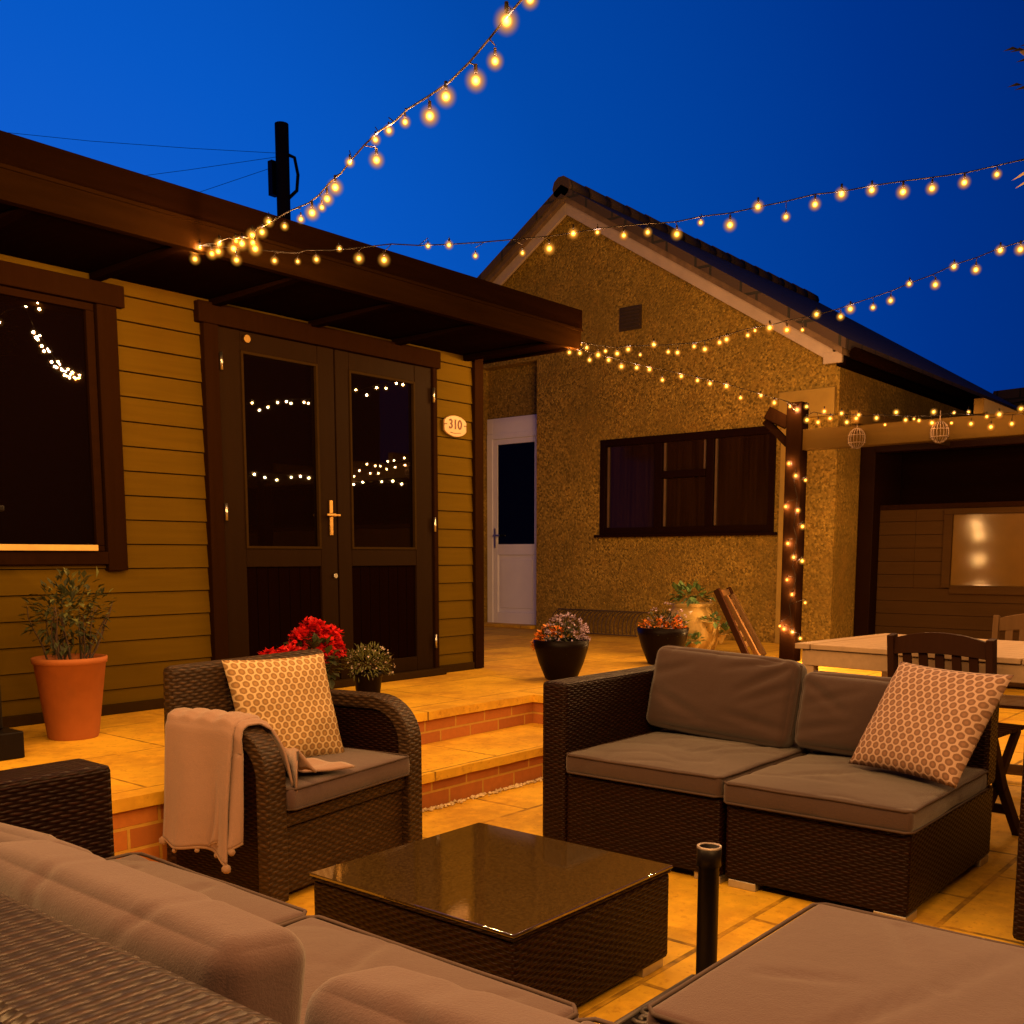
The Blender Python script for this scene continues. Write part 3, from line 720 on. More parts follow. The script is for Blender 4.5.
# ================================================================== RIGHT-HAND SOFA
so = thing('rattan_sofa', (3.45, 1.66, 0), 'brown rattan two seat sofa in front of the dining table, arm on its left end', 'sofa')
def foot(x, y, parent, s=.05):
    b = MB(); b.box((x-s, y-s, .0), (x+s, y+s, .028)); return b.build('foot', M['chrome'], parent, .003)
b = MB(); b.box((3.0, 1.605, .03), (3.88, 2.245, .298)); b.build('base', M['rattan'], so, .012)
b = MB(); b.box((3.01, .985, .03), (3.88, 1.59, .285)); o = b.build('base', M['rattan'], so, .012)
b = MB(); b.box((2.995, 2.246, .03), (3.92, 2.358, .635)); b.build('arm', M['rattan'], so, .014)
b = MB(); b.box((3.78, 1.60, .30), (3.90, 2.244, .62)); b.build('backrest', M['rattan'], so, .014)
b = MB(); b.box((3.78, .985, .288), (3.90, 1.595, .62)); b.build('backrest', M['rattan'], so, .014)
for x, y in ((3.06, 2.29), (3.07, 1.66), (3.07, 1.53), (3.07, 1.04), (3.83, 1.04), (3.83, 2.28)): foot(x, y, so)
seat_cushion('seat_cushion', so, 2.985, 3.76, 1.60, 2.243, .302, .375, M['cushion'], 1, .014, .006, folds=[(.02,-.10,-.12,-.05,.014,.008),(-.10,.02,.10,.12,.02,.006),(.2,-.2,.05,-.12,.02,.006)])
seat_cushion('seat_cushion', so, 2.985, 3.76, .975, 1.592, .288, .362, M['cushion'], 2, .016, .006, folds=[(.0,-.05,.18,.10,.02,.006),(-.2,.15,-.05,.02,.02,.006)])
def back_cushion(parent, C, h, tilt, seed, mat, axis='y', wr=.016, pipe='pipe', puff=.03, roll=0, yaw=0, folds=()):
    """local: h=(half depth, half width, half height)"""
    M3 = Matrix.Rotation(R(yaw), 3, 'Z') @ Matrix.Rotation(R(tilt), 3, 'Y') @ Matrix.Rotation(R(roll), 3, 'X')
    b = MB(); rbox(b, C, h, min(h)*.55, 80, (puff, .006, .008), wr, seed, M3, folds=folds); o = b.build('back_cushion', mat, parent)
    if not pipe: return o
    b = MB(); pts = []
    hy, hz = h[1]+.004, h[2]+.004
    for (a, c) in (((-hy, -hz), (hy, -hz)), ((hy, -hz), (hy, hz)), ((hy, hz), (-hy, hz)), ((-hy, hz), (-hy, -hz))):
        for k in range(8):
            s = .06+.88*k/8; y = a[0]+(c[0]-a[0])*s; z = a[1]+(c[1]-a[1])*s
            pts.append(Vector(C) + M3 @ Vector((-h[0]*.35, y, z)))
    pts.append(pts[0].copy()); b.tube(pts, .0038, 5, False); b.build('piping', M[pipe], o)
    return o
back_cushion(so, (3.62, 1.935, .552), (.062, .31, .165), 13, 3, M['cushion'], roll=2.5, wr=.004, folds=[(-.28,.13,-.10,.02,.016,.012),(-.30,.06,-.12,-.02,.014,.009),(-.29,-.10,-.06,-.07,.016,.010),(.27,-.02,.05,-.10,.018,.010),(.28,.05,.12,.10,.016,.008),(-.24,.15,-.02,.10,.013,.008)])
back_cushion(so, (3.64, 1.32, .52), (.062, .29, .142), 13, 9, M['cushion'], roll=1, wr=.004, folds=[(.26,.10,.10,.0,.015,.011),(.27,-.08,.08,-.04,.016,.009),(.25,.02,.05,.08,.014,.007)])

p2_ = thing('patterned_cushion', (3.37, 1.15, .385), 'pale cushion with hexagon dots propped askew on the right end of the sofa', 'cushion')
BLp = Vector((3.40, 1.335, .392)); BRp = Vector((3.27, .94, .385)); TLp = Vector((3.54, 1.222, .742))
pillow('cover', M['hex2'], p2_, BLp, BRp-BLp, TLp-BLp, .13, pinch=.05, seed=4)

# ================================================================== NEAR SOFA
ns = thing('near_rattan_sofa', (.85, 1.2, 0), 'long rattan sofa in the near left corner seen over its back, taupe cushions', 'sofa')
b = MB(); b.box((.60, -.1, .03), (1.19, 2.12, .33)); b.build('base', M['rattan'], ns, .012)
b = MB(); b.box((.40, -.1, .03), (.585, 2.31, .66)); b.build('backrest', M['rattan_l'], ns, .022)
b = MB(); b.box((.587, 2.165, .03), (1.175, 2.305, .63)); b.build('arm', M['rattan'], ns, .014)
seat_cushion('seat_cushion', ns, .60, 1.215, 1.52, 2.15, .335, .42, M['cushion_l'], 5, .018, .007, folds=[(.22,.18,.05,.02,.016,.008),(.25,-.05,.08,-.12,.016,.008)])
seat_cushion('seat_cushion', ns, .60, 1.21, .87, 1.51, .335, .42, M['cushion_l'], 6, .02, .005, folds=[(.28,.10,.10,.02,.014,.006),(.26,-.22,.05,-.12,.014,.005)])
seat_cushion('seat_cushion', ns, .60, 1.20, .20, .86, .335, .415, M['cushion_l'], 7, .018, .012)
back_cushion(ns, (.675, 1.26, .548), (.066, .33, .118), 8, 11, M['cushion_l'], wr=.0025, puff=.018, pipe=None, folds=[(.12,.13,.05,-.02,.012,.004),(-.16,.14,-.11,.06,.010,.003)])
back_cushion(ns, (.76, 1.86, .505), (.055, .24, .112), 30, 13, M['cushion_l'], wr=.003, puff=.014, pipe='pipeg', roll=-3)
back_cushion(ns, (.68, .52, .548), (.070, .29, .122), 10, 17, M['cushion_l'], wr=.003, puff=.020, yaw=2, pipe=None, folds=[(.16,.13,.06,.05,.012,.004)])

# ================================================================== OTTOMAN
ot = thing('ottoman', (1.64, .5, 0), 'square rattan footstool with creased taupe cushion in the near right corner', 'ottoman')
b = MB(); b.box((1.33, .16, .03), (1.93, .80, .325)); b.build('base', M['rattan'], ot, .012)
seat_cushion('seat_cushion', ot, 1.30, 1.955, .13, .82, .328, .40, M['cushion_l'], 21, .014, .003, folds=[(-.28,.10,.02,.0,.016,.009),(.02,.0,.28,-.05,.018,.008),(-.20,-.10,.05,-.18,.016,.008),(.28,.16,.10,.08,.016,.007),(-.1,.26,-.05,.12,.015,.006)])
for x, y in ((1.38, .75), (1.88, .75), (1.88, .2), (1.38, .2)): foot(x, y, ot)

# ================================================================== RIGHT EDGE ARMCHAIR (only its corner shows)
ra = thing('rattan_armchair', (3.4, .3, 0), 'dark rattan armchair cut off by the right edge of the photo', 'armchair')
b = MB(); b.box((3.02, .60, .03), (3.75, .70, .62)); b.build('arm', M['rattan'], ra, .014)
b = MB(); b.box((3.05, -.05, .03), (3.75, .599, .30)); b.build('base', M['rattan'], ra, .012)
b = MB(); b.box((3.02, -.15, .03), (3.75, -.051, .62)); b.build('arm', M['rattan'], ra, .014)
b = MB(); b.box((3.751, -.15, .03), (3.86, .70, .72)); b.build('backrest', M['rattan'], ra, .014)
seat_cushion('seat_cushion', ra, 3.03, 3.74, -.04, .59, .302, .375, M['cushion'], 31)

# ================================================================== COFFEE TABLE
ct = thing('coffee_table', (1.98, 1.71, 0), 'low brown rattan coffee table with a dark glass top between the seats', 'table')
TX0, TX1, TY0, TY1 = 1.648, 2.312, 1.372, 2.065
b = MB(); b.box((TX0+.005, TY0+.005, .028), (TX1-.005, TY1-.005, .262)); b.build('body', M['rattan'], ct, .010)
b = MB(); b.box((TX0+.002, TY0+.002, .262), (TX1-.002, TY1-.002, .272)); b.build('top_rim', M['rattan'], ct, .004)
b = MB(); b.box((TX0, TY0, .2735), (TX1, TY1, .2815)); b.build('glass_top', M['tglass'], ct, .0018)
for x in (TX0+.065, TX1-.065):
    for y in (TY0+.065, TY1-.065): foot(x, y, ct)

# ================================================================== ARMCHAIR
ac = thing('rattan_armchair', (2.27, 2.60, 0), 'rattan armchair with rounded arms by the steps, throw over its left arm', 'armchair', rz=R(10))
W_, D_, Ht, tt = .82, .425, .585, .085
def arm_profile(off=0, n=10):
    r = .17; pts = [(D_, Ht-off)]
    for k in range(n+1):
        a = math.pi/2*k/n; pts.append((r - (r-off)*math.sin(a), Ht-r + (r-off)*math.cos(a)))
    pts.append((off, .02)); return pts
for s in (-1, 1):
    xa, xb = (-W_/2, -W_/2+tt) if s < 0 else (W_/2-tt, W_/2)
    o_, i_ = arm_profile(0), arm_profile(.05); b = MB(); run = 0; uv = {}
    for k in range(len(o_)):
        if k: run += math.dist(o_[k], o_[k-1])
        for (x, q, uu) in ((xa, o_, 0), (xb, o_, tt), (xb, i_, tt+.05), (xa, i_, -.05)):
            b.v.append(Vector((x, q[k][0], q[k][1]))); uv[len(b.v)-1] = (uu, run)
    # sampled more finely down the front
    for k in range(len(o_)-1):
        i = 4*k
        for j in range(4): b.face((i+j, i+(j+1) % 4, i+4+(j+1) % 4, i+4+j), False, {**uv} if j != 3 else None)
    e = 4*(len(o_)-1); b.face((e, e+1, e+2, e+3)); b.face((3, 2, 1, 0))
    a = b.build('arm', M['rattan_c'], ac, .006, world=False)
    b = MB(); poly = [(D_, .03), (D_, Ht-.052)] + [(p[0]+.0, p[1]-.0) for p in arm_profile(.0505)[1:-1]] + [(.052, .03)]
    b.prism(poly, xa+.016, xb-.016, 'x'); b.build('arm_panel', M['rattan'], a, world=False)
b = MB(); b.box((-W_/2+tt+.002, .03, .03), (W_/2-tt-.002, D_-.001, .245)); b.build('base', M['rattan_c'], ac, .006, world=False)
b = MB(); b.box((-W_/2+tt+.002, .015, .25), (W_/2-tt-.002, D_-.001, .30)); b.build('front_rail', M['rattan_c'], ac, .008, world=False)
b = MB(); b.prism([(D_-.002, .03), (D_-.002, .585), (D_+.005, .745), (D_+.055, .745), (D_+.075, .03)], -W_/2+.03, W_/2-.03, 'x')
b.build('backrest', M['rattan_c'], ac, .02, world=False)
def seat_local(): 
    C = Vector((0, .20, .343)); h = (W_/2-tt-.004, .215, .036); b = MB(); rbox(b, C, h, .015, 26, (.002, .002, .012), .006, 41); o = b.build('seat_cushion', M['cushion_l'], ac, world=False)
    b = MB(); rim(b, C, h[0], h[1]+.001, h[2]-.003, .0036); rim(b, C, h[0], h[1]+.001, -h[2]+.005, .0036); b.build('piping', M['pipe'], o, world=False)
seat_local()
def Lc(x, y, z):
    c, s = math.cos(R(10)), math.sin(R(10)); return Vector((2.27+c*x-s*y, 2.60+s*x+c*y, z))
p1_ = thing('patterned_cushion', (2.25, 2.9, .375), 'cream cushion with hexagon dots standing upright in the armchair', 'cushion')
A1 = Vector((2.055, 2.900, .372)); A2 = Vector((2.445, 2.835, .372)); A3 = Vector((2.030, 2.985, .748))
pillow('cover', M['hex'], p1_, A1, A2-A1, A3-A1, .12, pinch=.045, seed=8, wr=.008)

# throw over the arm
th = thing('throw_blanket', (1.95, 2.75, .6), 'dusty pink throw with pompoms draped over the left arm of the armchair', 'blanket')
prof = [(-.03, .402), (-.12, .400), (-.21, .405), (-.275, .43), (-.306, .50), (-.312, .575), (-.325, .598), (-.36, .603), (-.40, .601), (-.425, .59), (-.437, .565), (-.441, .50), (-.446, .42), (-.452, .34), (-.458, .26), (-.463, .205)]
def cloth(y0, y1, hem, flare, seed, nv=26, prof=prof, lift=0):
    b = MB(); P = []
    for (a, c) in zip(prof, prof[1:]):
        for k in range(5): P.append((a[0]+(c[0]-a[0])*k/5, a[1]+(c[1]-a[1])*k/5))
    P.append(prof[-1]); m = len(P)
    for i, (x, z) in enumerate(P):
        s = i/(m-1)
        for j in range(nv+1):
            v = j/nv; y = y0+(y1-y0)*v; hang = max(0, (s-.62)/.38)
            y += (v-.5)*flare*hang + .012*noise.noise((s*4, v*2, seed))
            if s < .30: y -= (.30-s)*.40*(1.25-v)
            ya = max(0, min(y, .17)); drop = .17-math.sqrt(max(0, .0289-(.17-ya)**2)) if z > .5 else 0
            xx = x - hang*.020*math.sin(v*9+seed)*1.0 - lift - abs(.01*hang)
            zz = z - drop + .006*noise.noise((s*5, v*5, seed+3)) + lift*.8*(1-hang)
            if s < .62:
                zz += .008*math.sin(v*11+s*5)**2
            if hang > 0: zz = .565 - (.565-zz)*(1+hem*(1-v)*.35 + .03*math.sin(v*7+seed))
            b.v.append(Lc(xx, y, zz))
    for i in range(m-1):
        for j in range(nv):
            a = i*(nv+1)+j; b.face((a, a+1, a+nv+2, a+nv+1), True)
    o = b.build('cloth', M['throw'], th, fixn=False); sm = o.modifiers.new('t', 'SOLIDIFY'); sm.thickness = .007; sm.offset = 0
    hemv = [b.v[(m-1)*(nv+1)+j] for j in range(nv+1)]
    return hemv
hem = cloth(.115, .40, .25, .03, 2.0)
hem2 = cloth(.085, .17, .0, .02, 5.2, 10, [(x+.004 if z > .56 else x+.010, z) for x, z in prof[3:-1]] + [(-.452, .215)], -.003)
def pom(p, r, seed):
    b = MB(); n = 10; i0 = len(b.v)
    for i in range(n+1):
        for j in range(2*n):
            a = math.pi*i/n; t = math.pi*j/n; d = Vector((math.sin(a)*math.cos(t), math.sin(a)*math.sin(t), math.cos(a)))
            b.v.append(Vector(p)+d*r*(1+.22*noise.noise(d*5+Vector((seed,0,0)))))
    for i in range(n):
        for j in range(2*n): b.face((i0+i*2*n+j, i0+i*2*n+(j+1) % (2*n), i0+(i+1)*2*n+(j+1) % (2*n), i0+(i+1)*2*n+j), True)
    b.build('pompom', M['pom'], th)
for k in (0, 6, 12, 19, 26): pom(hem[k]+Vector((0,0,-.012)), .014 if k in (0, 26) else .008, k)
pom(hem2[2]+Vector((0,0,-.012)), .011, 40); pom(hem2[8]+Vector((0,0,-.012)), .012, 44)
b = MB(); b.tube([p+Vector((0,0,-.002)) for p in hem], .006, 5); b.tube([p+Vector((0,0,-.002)) for p in hem2], .005, 5); b.build('hem', M['pom'], th)

# ================================================================== PARASOL BASE
pb = thing('parasol_base', (2.0, 1.04, 0), 'black parasol base with an empty upright tube beside the coffee table', 'parasol base')
b = MB(); b.box((1.76, .80, .004), (2.24, 1.27, .03)); b.build('plate', M['black'], pb, .006)
b = MB()
for k in range(26):
    x, y = random.uniform(1.80, 2.2), random.uniform(.84, 1.24); r0 = random.uniform(.018, .034); a0 = random.uniform(0, 6)
    if math.hypot(x-2.0, y-1.1) < .05: continue
    b.tube([Vector((x+r0*(1-j/16)*math.cos(a0+j*.55), y+r0*(1-j/16)*math.sin(a0+j*.55), .033)) for j in range(14)], .006, 5)
for y in (.815, 1.255): b.tube([(1.775, y, .031), (2.225, y, .031)], .007, 6)
for x in (1.775, 2.225): b.tube([(x, .815, .031), (x, 1.255, .031)], .007, 6)
b.build('scrollwork', M['steel'] if False else plain('worn_cast_iron', (.10, .085, .08), .45, .3, 12, .3), pb)
tcx, tcy = 1.995, 1.092
b = MB(); b.lathe((tcx, tcy, 0), [(.045, .03), (.042, .045), (.0235, .06), (.0235, .41), (.0275, .412), (.0275, .453), (.0225, .455), (.0225, .35)], 24)
b.build('tube', M['black'], pb)
b = MB(); b.lathe((tcx, tcy, 0), [(.0278, .4525), (.0275, .457), (.0245, .4575), (.0222, .455)], 24); b.build('tube_rim', plain('worn_tube_rim', (.25, .2, .17), .4, .2, 12, .5), pb)

# ================================================================== DINING TABLE AND CHAIRS
A_ = Vector((4.24, 1.925, 0)); lo = Vector((-.115, -.993, 0)); wd = Vector((.993, -.115, 0)); Lt, Wt, Zt = 1.9, .84, .72
dt = thing('dining_table', (4.6, 1.0, 0), 'pale slatted wooden garden table behind the sofa', 'table')
b = MB(); ns_ = 9
for k in range(ns_):
    w0 = Wt*k/ns_+.003; w1 = Wt*(k+1)/ns_-.003
    for (l0, l1) in ((.075, Lt/2-.003), (Lt/2+.003, Lt-.075)):
        i = len(b.v); b.v += [A_+lo*l+wd*w+Vector((0,0,z)) for z in (Zt-.022, Zt) for (l, w) in ((l0,w0),(l1,w0),(l1,w1),(l0,w1))]
        for q in ((3,2,1,0),(4,5,6,7),(0,1,5,4),(1,2,6,5),(2,3,7,6),(3,0,4,7)): b.face([i+k2 for k2 in q])
for (l0, l1) in ((0, .07), (Lt-.07, Lt)):
    i = len(b.v); b.v += [A_+lo*l+wd*w+Vector((0,0,z)) for z in (Zt-.023, Zt+.001) for (l, w) in ((l0,0),(l1,0),(l1,Wt),(l0,Wt))]
    for q in ((3,2,1,0),(4,5,6,7),(0,1,5,4),(1,2,6,5),(2,3,7,6),(3,0,4,7)): b.face([i+k2 for k2 in q])
b.build('tabletop', M['teak'], dt, .003)
b = MB(); z = Zt-.024-.035
for w in (.03, Wt-.03): b.beam(A_+lo*.04+wd*w+Vector((0,0,z)), A_+lo*(Lt-.04)+wd*w+Vector((0,0,z)), .025, .07)
for l in (.04, Lt-.04): b.beam(A_+lo*l+wd*.045+Vector((0,0,z)), A_+lo*l+wd*(Wt-.045)+Vector((0,0,z)), .025, .069)
b.build('apron', M['teak'], dt, .003)
for l in (.05, Lt-.05):
    for w in (.05, Wt-.05):
        c = A_+lo*l+wd*w; b = MB(); b.beam(c+Vector((0,0,0)), c+Vector((0,0,Zt-.025)), .055, .055, (1,0,0)); b.build('leg', M['teak'], dt, .004)
def garden_chair(loc, rz, mat, lab, name='folding_chair', Hb=.80):
    t = thing(name, loc, lab, 'chair', rz=rz); w = .185
    for s in (-1, 1):
        b = MB(); pts = [(.0, Hb), (.035, .55), (.07, .42), (.20, .22), (.40, .0)]
        for (p, q) in zip(pts, pts[1:]): b.beam((p[0], s*w, p[1]), (q[0], s*w, q[1]), .026, .045, (1,0,.3))
        b.build('back_post', mat, t, .003, world=False)
        b = MB(); b.beam((.42, s*(w-.032), .42), (.22, s*(w-.032), .21), .024, .04, (1,0,.3)); b.beam((.22, s*(w-.032), .21), (-.02, s*(w-.032), 0), .024, .04, (1,0,.3)); b.build('leg', mat, t, .003, world=False)
    b = MB(); n = 12
    for k in range(n):
        y0 = -w+.013+(2*w-.026)*k/n; y1 = -w+.013+(2*w-.026)*(k+1)/n; a0 = 1-(2*k/n-1)**2; a1 = 1-(2*(k+1)/n-1)**2
        i = len(b.v)
        for (y, a) in ((y0, a0), (y1, a1)):
            zt = Hb-.012+.028*a; zb = Hb-.075+.012*a
            b.v += [Vector((-.008-.012*a, y, zb)), Vector((.016-.012*a, y, zb)), Vector((.016-.012*a, y, zt)), Vector((-.008-.012*a, y, zt))]
        for j in range(4): b.face((i+j, i+(j+1) % 4, i+4+(j+1) % 4, i+4+j))
        if k == 0: b.face((i+3, i+2, i+1, i))
        if k == n-1: b.face((i+4, i+5, i+6, i+7))
    b.build('top_rail', mat, t, .002, world=False)
    b = MB(); b.beam((.05, -w+.013, .50), (.05, w-.013, .50), .02, .05); b.build('lower_rail', mat, t, .002, world=False)
    for k in range(5):
        y = -w+.06+(2*w-.12)*k/4; b = MB(); b.beam((.048, y, .52), (.002, y, Hb-.065), .034, .010, (1,0,0)); b.build('slat', mat, t, .002, world=False)
    b = MB()
    for k in range(8): x = .07+k*.05; b.box((x, -w+.014, .415), (x+.043, w-.014, .43))
    b.build('seat', mat, t, .002, world=False)
    b = MB(); b.beam((.30, -w, .115), (.30, w, .115), .02, .035); b.beam((.05, -w+.03, .05), (.05, w-.03, .05), .02, .03); b.build('stretcher', mat, t, .002, world=False)
    return t
garden_chair((3.965, 1.225, 0), R(-5), M['teakd'], 'dark folding wooden chair on the near side of the dining table')
garden_chair((5.42, 1.22, 0), R(186), M['teakm'], 'lighter folding wooden chair on the far side of the dining table', Hb=.81)
# folded chair leaning in front of the house
lf = thing('folded_chair', (7.1, 3.6, TZ), 'folded wooden garden chair leaning at a slant in front of the pebbledashed wall', 'chair')
for dx, dy in ((0, 0), (.34, .09)):
    b = MB(); b.beam((6.95+dx, 3.795+dy, .85), (6.95+dx, 3.52+dy, TZ+.01), .03, .05, (0,1,.4)); b.build('side_rail', M['teakd'], lf, .004)
    b = MB(); b.beam((7.01+dx*.8, 3.75+dy, .80), (7.01+dx*.8, 3.46+dy, TZ+.01),   .025, .04, (0,1,.4)); b.build('leg', M['teakm'], lf, .004)
b = MB()
for k in range(6):
    s = .06+k*.15; b.beam((6.95, 3.795-.275*s, .85-.51*s), (7.30, 3.885-.275*s, .85-.51*s), .012, .05, (0,.45,1))
b.build('slats', M['teakm'], lf, .002)

# ================================================================== POTS AND PLANTS
def rnd_dir(up=.3):
    while True:
        d = Vector((random.uniform(-1,1), random.uniform(-1,1), random.uniform(-1+up, 1)))
        if .1 < d.length < 1: return d.normalized()
def pot(name, c, prof, mat, lab, cat='pot'):
    t = thing(name, c, lab, cat); b = MB(); b.lathe(c, prof, 36); b.disc(Vector(c)+Vector((0,0,prof[0][1])), prof[0][0], 36, (0,0,-1)); b.build('pot', mat, t)
    b = MB(); top = max(p[1] for p in prof); r = max(p[0] for p in prof if p[1] > top-.03)
    b.disc(Vector(c)+Vector((0,0,top-.03)), r-.012, 30); b.build('soil', M['soil'], t)
    return t
def foliage(t, centre, rad, n, L, W, mat, name='foliage', squash=1, up=.2):
    b = MB()
    for k in range(n):
        d = rnd_dir(up); s = random.random()**.4; p = Vector(centre) + Vector((d.x*rad*s, d.y*rad*s, d.z*rad*s*squash))
        b.leaf(p, (d+rnd_dir(0)*.7).normalized(), L*random.uniform(.6, 1.3), W*random.uniform(.6, 1.3))
    return b.build(name, mat, t, fixn=False)
def blossom(b, c, r, petals=16, size=.012):
    for k in range(petals):
        d = rnd_dir(.45); p = Vector(c)+d*r*random.uniform(.5, 1)
        for j in range(3): b.leaf(p, (rnd_dir(.2)+d).normalized(), size*random.uniform(.8, 1.3), size, .3)
tc = thing
t = pot('potted_shrub', (2.12, 4.22, TZ), [(.098, 0), (.103, .01), (.143, .32), (.149, .322), (.151, .345), (.143, .347), (.138, .31)], M['terracotta'], 'tall terracotta pot of straggly dark shrub left of the cabin doors', 'plant')
b = MB()
for k in range(16):
    a = random.uniform(0, 6.28); r = random.uniform(.02, .08); p = Vector((2.12+r*math.cos(a), 4.22+r*math.sin(a), TZ+.31)); pts = [p]
    d = Vector((math.cos(a)*random.uniform(.1, .5), math.sin(a)*random.uniform(.1, .5), 1)).normalized()
    for j in range(6):
        d = (d+Vector((random.uniform(-.2,.2), random.uniform(-.2,.2), .05))).normalized(); p = p+d*random.uniform(.03, .055); pts.append(p)
    b.tube(pts, [.005, .0045, .004, .0035, .003, .0025, .002], 5)
b.build('stem', M['twig'], t)
foliage(t, (2.12, 4.22, TZ+.53), .165, 430, .042, .020, M['leaf'], 'foliage', 1.05, .1)
foliage(t, (2.14, 4.18, TZ+.56), .16, 60, .04, .02, M['leafo'], 'foliage', .9, .3)
# geraniums
t = pot('potted_geranium', (3.24, 4.08, TZ), [(.075, 0), (.10, .17), (.108, .172), (.108, .2), (.10, .2)], M['blackg'], 'pot of bright red geraniums behind the armchair by the cabin doors', 'plant')
foliage(t, (3.27, 4.06, TZ+.24), .15, 240, .055, .05, M['leaf'], 'foliage', .8, .4)
b = MB(); heads = [(.0, 0, .350, .052), (.07, .02, .395, .050), (.11, -.04, .305, .055), (.19, .0, .355, .052), (-.11, -.02, .265, .052), (-.21, -.02, .27, .04), (.05, -.06, .25, .05), (.14, .03, .385, .05), (-.06, .0, .275, .04), (.21, -.02, .30, .04)]
for (x, y, z, r) in heads: b.tube([(3.24+x*.3, 4.08+y*.3, TZ+.19), (3.24+x*.8, 4.08+y, TZ+z*.7), (3.24+x, 4.08+y, TZ+z)], .003, 4)
b.build('stem', M['leafo'], t)
b = MB()
for (x, y, z, r) in heads: blossom(b, (3.24+x, 4.08+y, TZ+z), r, 80, .030)
b.build('blossom', M['red'], t, fixn=False)
# white-flowered ball plant in black pot
t = pot('potted_alyssum', (3.70, 4.10, TZ), [(.06, 0), (.075, .13), (.08, .132), (.08, .155), (.072, .155)], M['blackg'], 'small black pot of white speckled green plant beside the red geraniums', 'plant')
foliage(t, (3.70, 4.10, TZ+.20), .125, 520, .035, .008, M['leafo'], 'foliage', .75, .5)
b = MB()
for k in range(90):
    d = rnd_dir(.5); blossom(b, Vector((3.72, 4.09, TZ+.20))+Vector((d.x, d.y, d.z*.72))*.128, .004, 1, .009)
b.build('blossom', M['creamp'], t, fixn=False)
# urns on the terrace
urn = [(.085, 0), (.10, .01), (.142, .11), (.168, .20), (.176, .25), (.166, .254), (.158, .23)]
def flower_pot(x, y, lab, sc=1, orange=((-.13, .0, .27), (-.08, .02, .31), (-.15, -.02, .22), (-.02, .02, .30)), lil=130, olab='lilac', s0=11):
    t = pot('flower_pot', (x, y, TZ), [(r*sc, z*sc) for r, z in urn], M['blackg'], lab, 'plant')
    foliage(t, (x, y, TZ+.235*sc), .15*sc, 500, .038, .015, M['leaf'], 'foliage', .85, .5)
    b = MB()
    for k in range(lil):
        d = rnd_dir(.6); q = Vector((x+.035*sc, y-.01, TZ+.245*sc)) + Vector((d.x*.145*sc, d.y*.145*sc, abs(d.z)*.165*sc)); blossom(b, q, .006, 2, .015)
    b.build('blossom', M['lilac'], t, fixn=False)['label'] = 'small lilac flowers'
    b = MB()
    for (a, dy, z) in orange:
        c = Vector((x, y, TZ+z*sc)) + rr*a*sc; blossom(b, c, .030*sc, 22, .026)
    b.build('blossom', M['orange'], t, fixn=False)['label'] = 'orange flowers'
    return t
flower_pot(5.10, 3.86, 'round black pot of lilac and orange flowers behind the left arm of the sofa')
flower_pot(6.30, 3.86, 'black pot of orange and pink flowers between wire edging and strawberry planter', 1.05, ((-.12, 0, .27), (-.02, 0, .28), (.10, 0, .29), (.13, 0, .23), (.04, 0, .26)), 40)
# strawberry planter
t = pot('strawberry_planter', (7.0, 4.03, TZ), [(.13, 0), (.17, .03), (.22, .14), (.22, .24), (.17, .34), (.15, .38), (.165, .40), (.155, .41), (.14, .38)], M['stoneware'], 'buff stoneware strawberry planter with leafy pockets beside the folded chair', 'planter')
for (a, z) in ((-.6, .22), (.5, .25), (-.1, .10), (1.3, .15), (-1.5, .14)):
    dd = -ff*math.cos(a) + rr*math.sin(a); c = Vector((7.0, 4.03, TZ+z)) + dd*.215
    b = MB(); b.tube([c+rr*.06*math.cos(s)+Vector((0,0,.02+.035*math.sin(s)*0))+dd*.035*math.sin(s) for s in [math.pi*j/10 for j in range(11)]], .008, 6); b.lathe(c, [(.02, -.05), (.055, .02)], 14); b.build('pocket', M['stoneware'], t)
    foliage(t, c+dd*.04+Vector((0,0,.04)), .06, 26, .055, .04, M['leafg'], 'foliage', .6, .5)
foliage(t, (6.97, 4.02, TZ+.47), .15, 60, .075, .055, M['leafg'], 'foliage', .4, .5)
b = MB()
for k in range(5): 
    d = rnd_dir(.6); blossom(b, Vector((6.92, 3.93, TZ+.3))+d*.17, .008, 2, .022)
b.build('blossom', M['creamp'], t, fixn=False)
# wire edging
we = thing('wire_edging', (8.38, 5.7, TZ), 'low dark wire hoop edging at the foot of the pebbledashed wall', 'edging')
b = MB()
for k in range(22):
    y = 5.30+k*.048; pts = []
    for j in range(9):
        s = math.pi/2*j/8; pts.append((8.40-.24*math.cos(s)+.0, y+.05*math.sin(s), TZ+.02+.21*math.sin(s)))
    b.tube(pts, .006, 5)
b.build('hoop', M['twig'], we)
b = MB(); b.tube([(8.16, 5.28, TZ+.02), (8.16, 6.34, TZ+.02)], .008, 5); b.tube([(8.40, 5.3, TZ+.23), (8.40, 6.40, TZ+.23)], .008, 5); b.build('rail', M['twig'], we)
# pedestal at the left edge
ps = thing('pedestal_stand', (1.62, 4.1, TZ), 'tall black boxy stand on a low plinth at the left edge of the terrace', 'stand')
b = MB(); b.box((1.30, 3.92, TZ+.001), (1.775, 4.30, TZ+.105)); b.build('plinth', M['black'], ps, .006)
b = MB(); b.box((1.34, 4.0, TZ+.106), (1.735, 4.28, 1.265)); b.build('column', M['black'], ps, .008)
b = MB(); b.box((1.31, 3.97, 1.267), (1.775, 4.30, 1.29)); b.build('cap', M['black'], ps, .005)
b = MB(); b.box((1.36, 3.985, TZ+.25), (1.71, 3.999, 1.2)); b.build('front_panel', M['pane'], ps, .002)

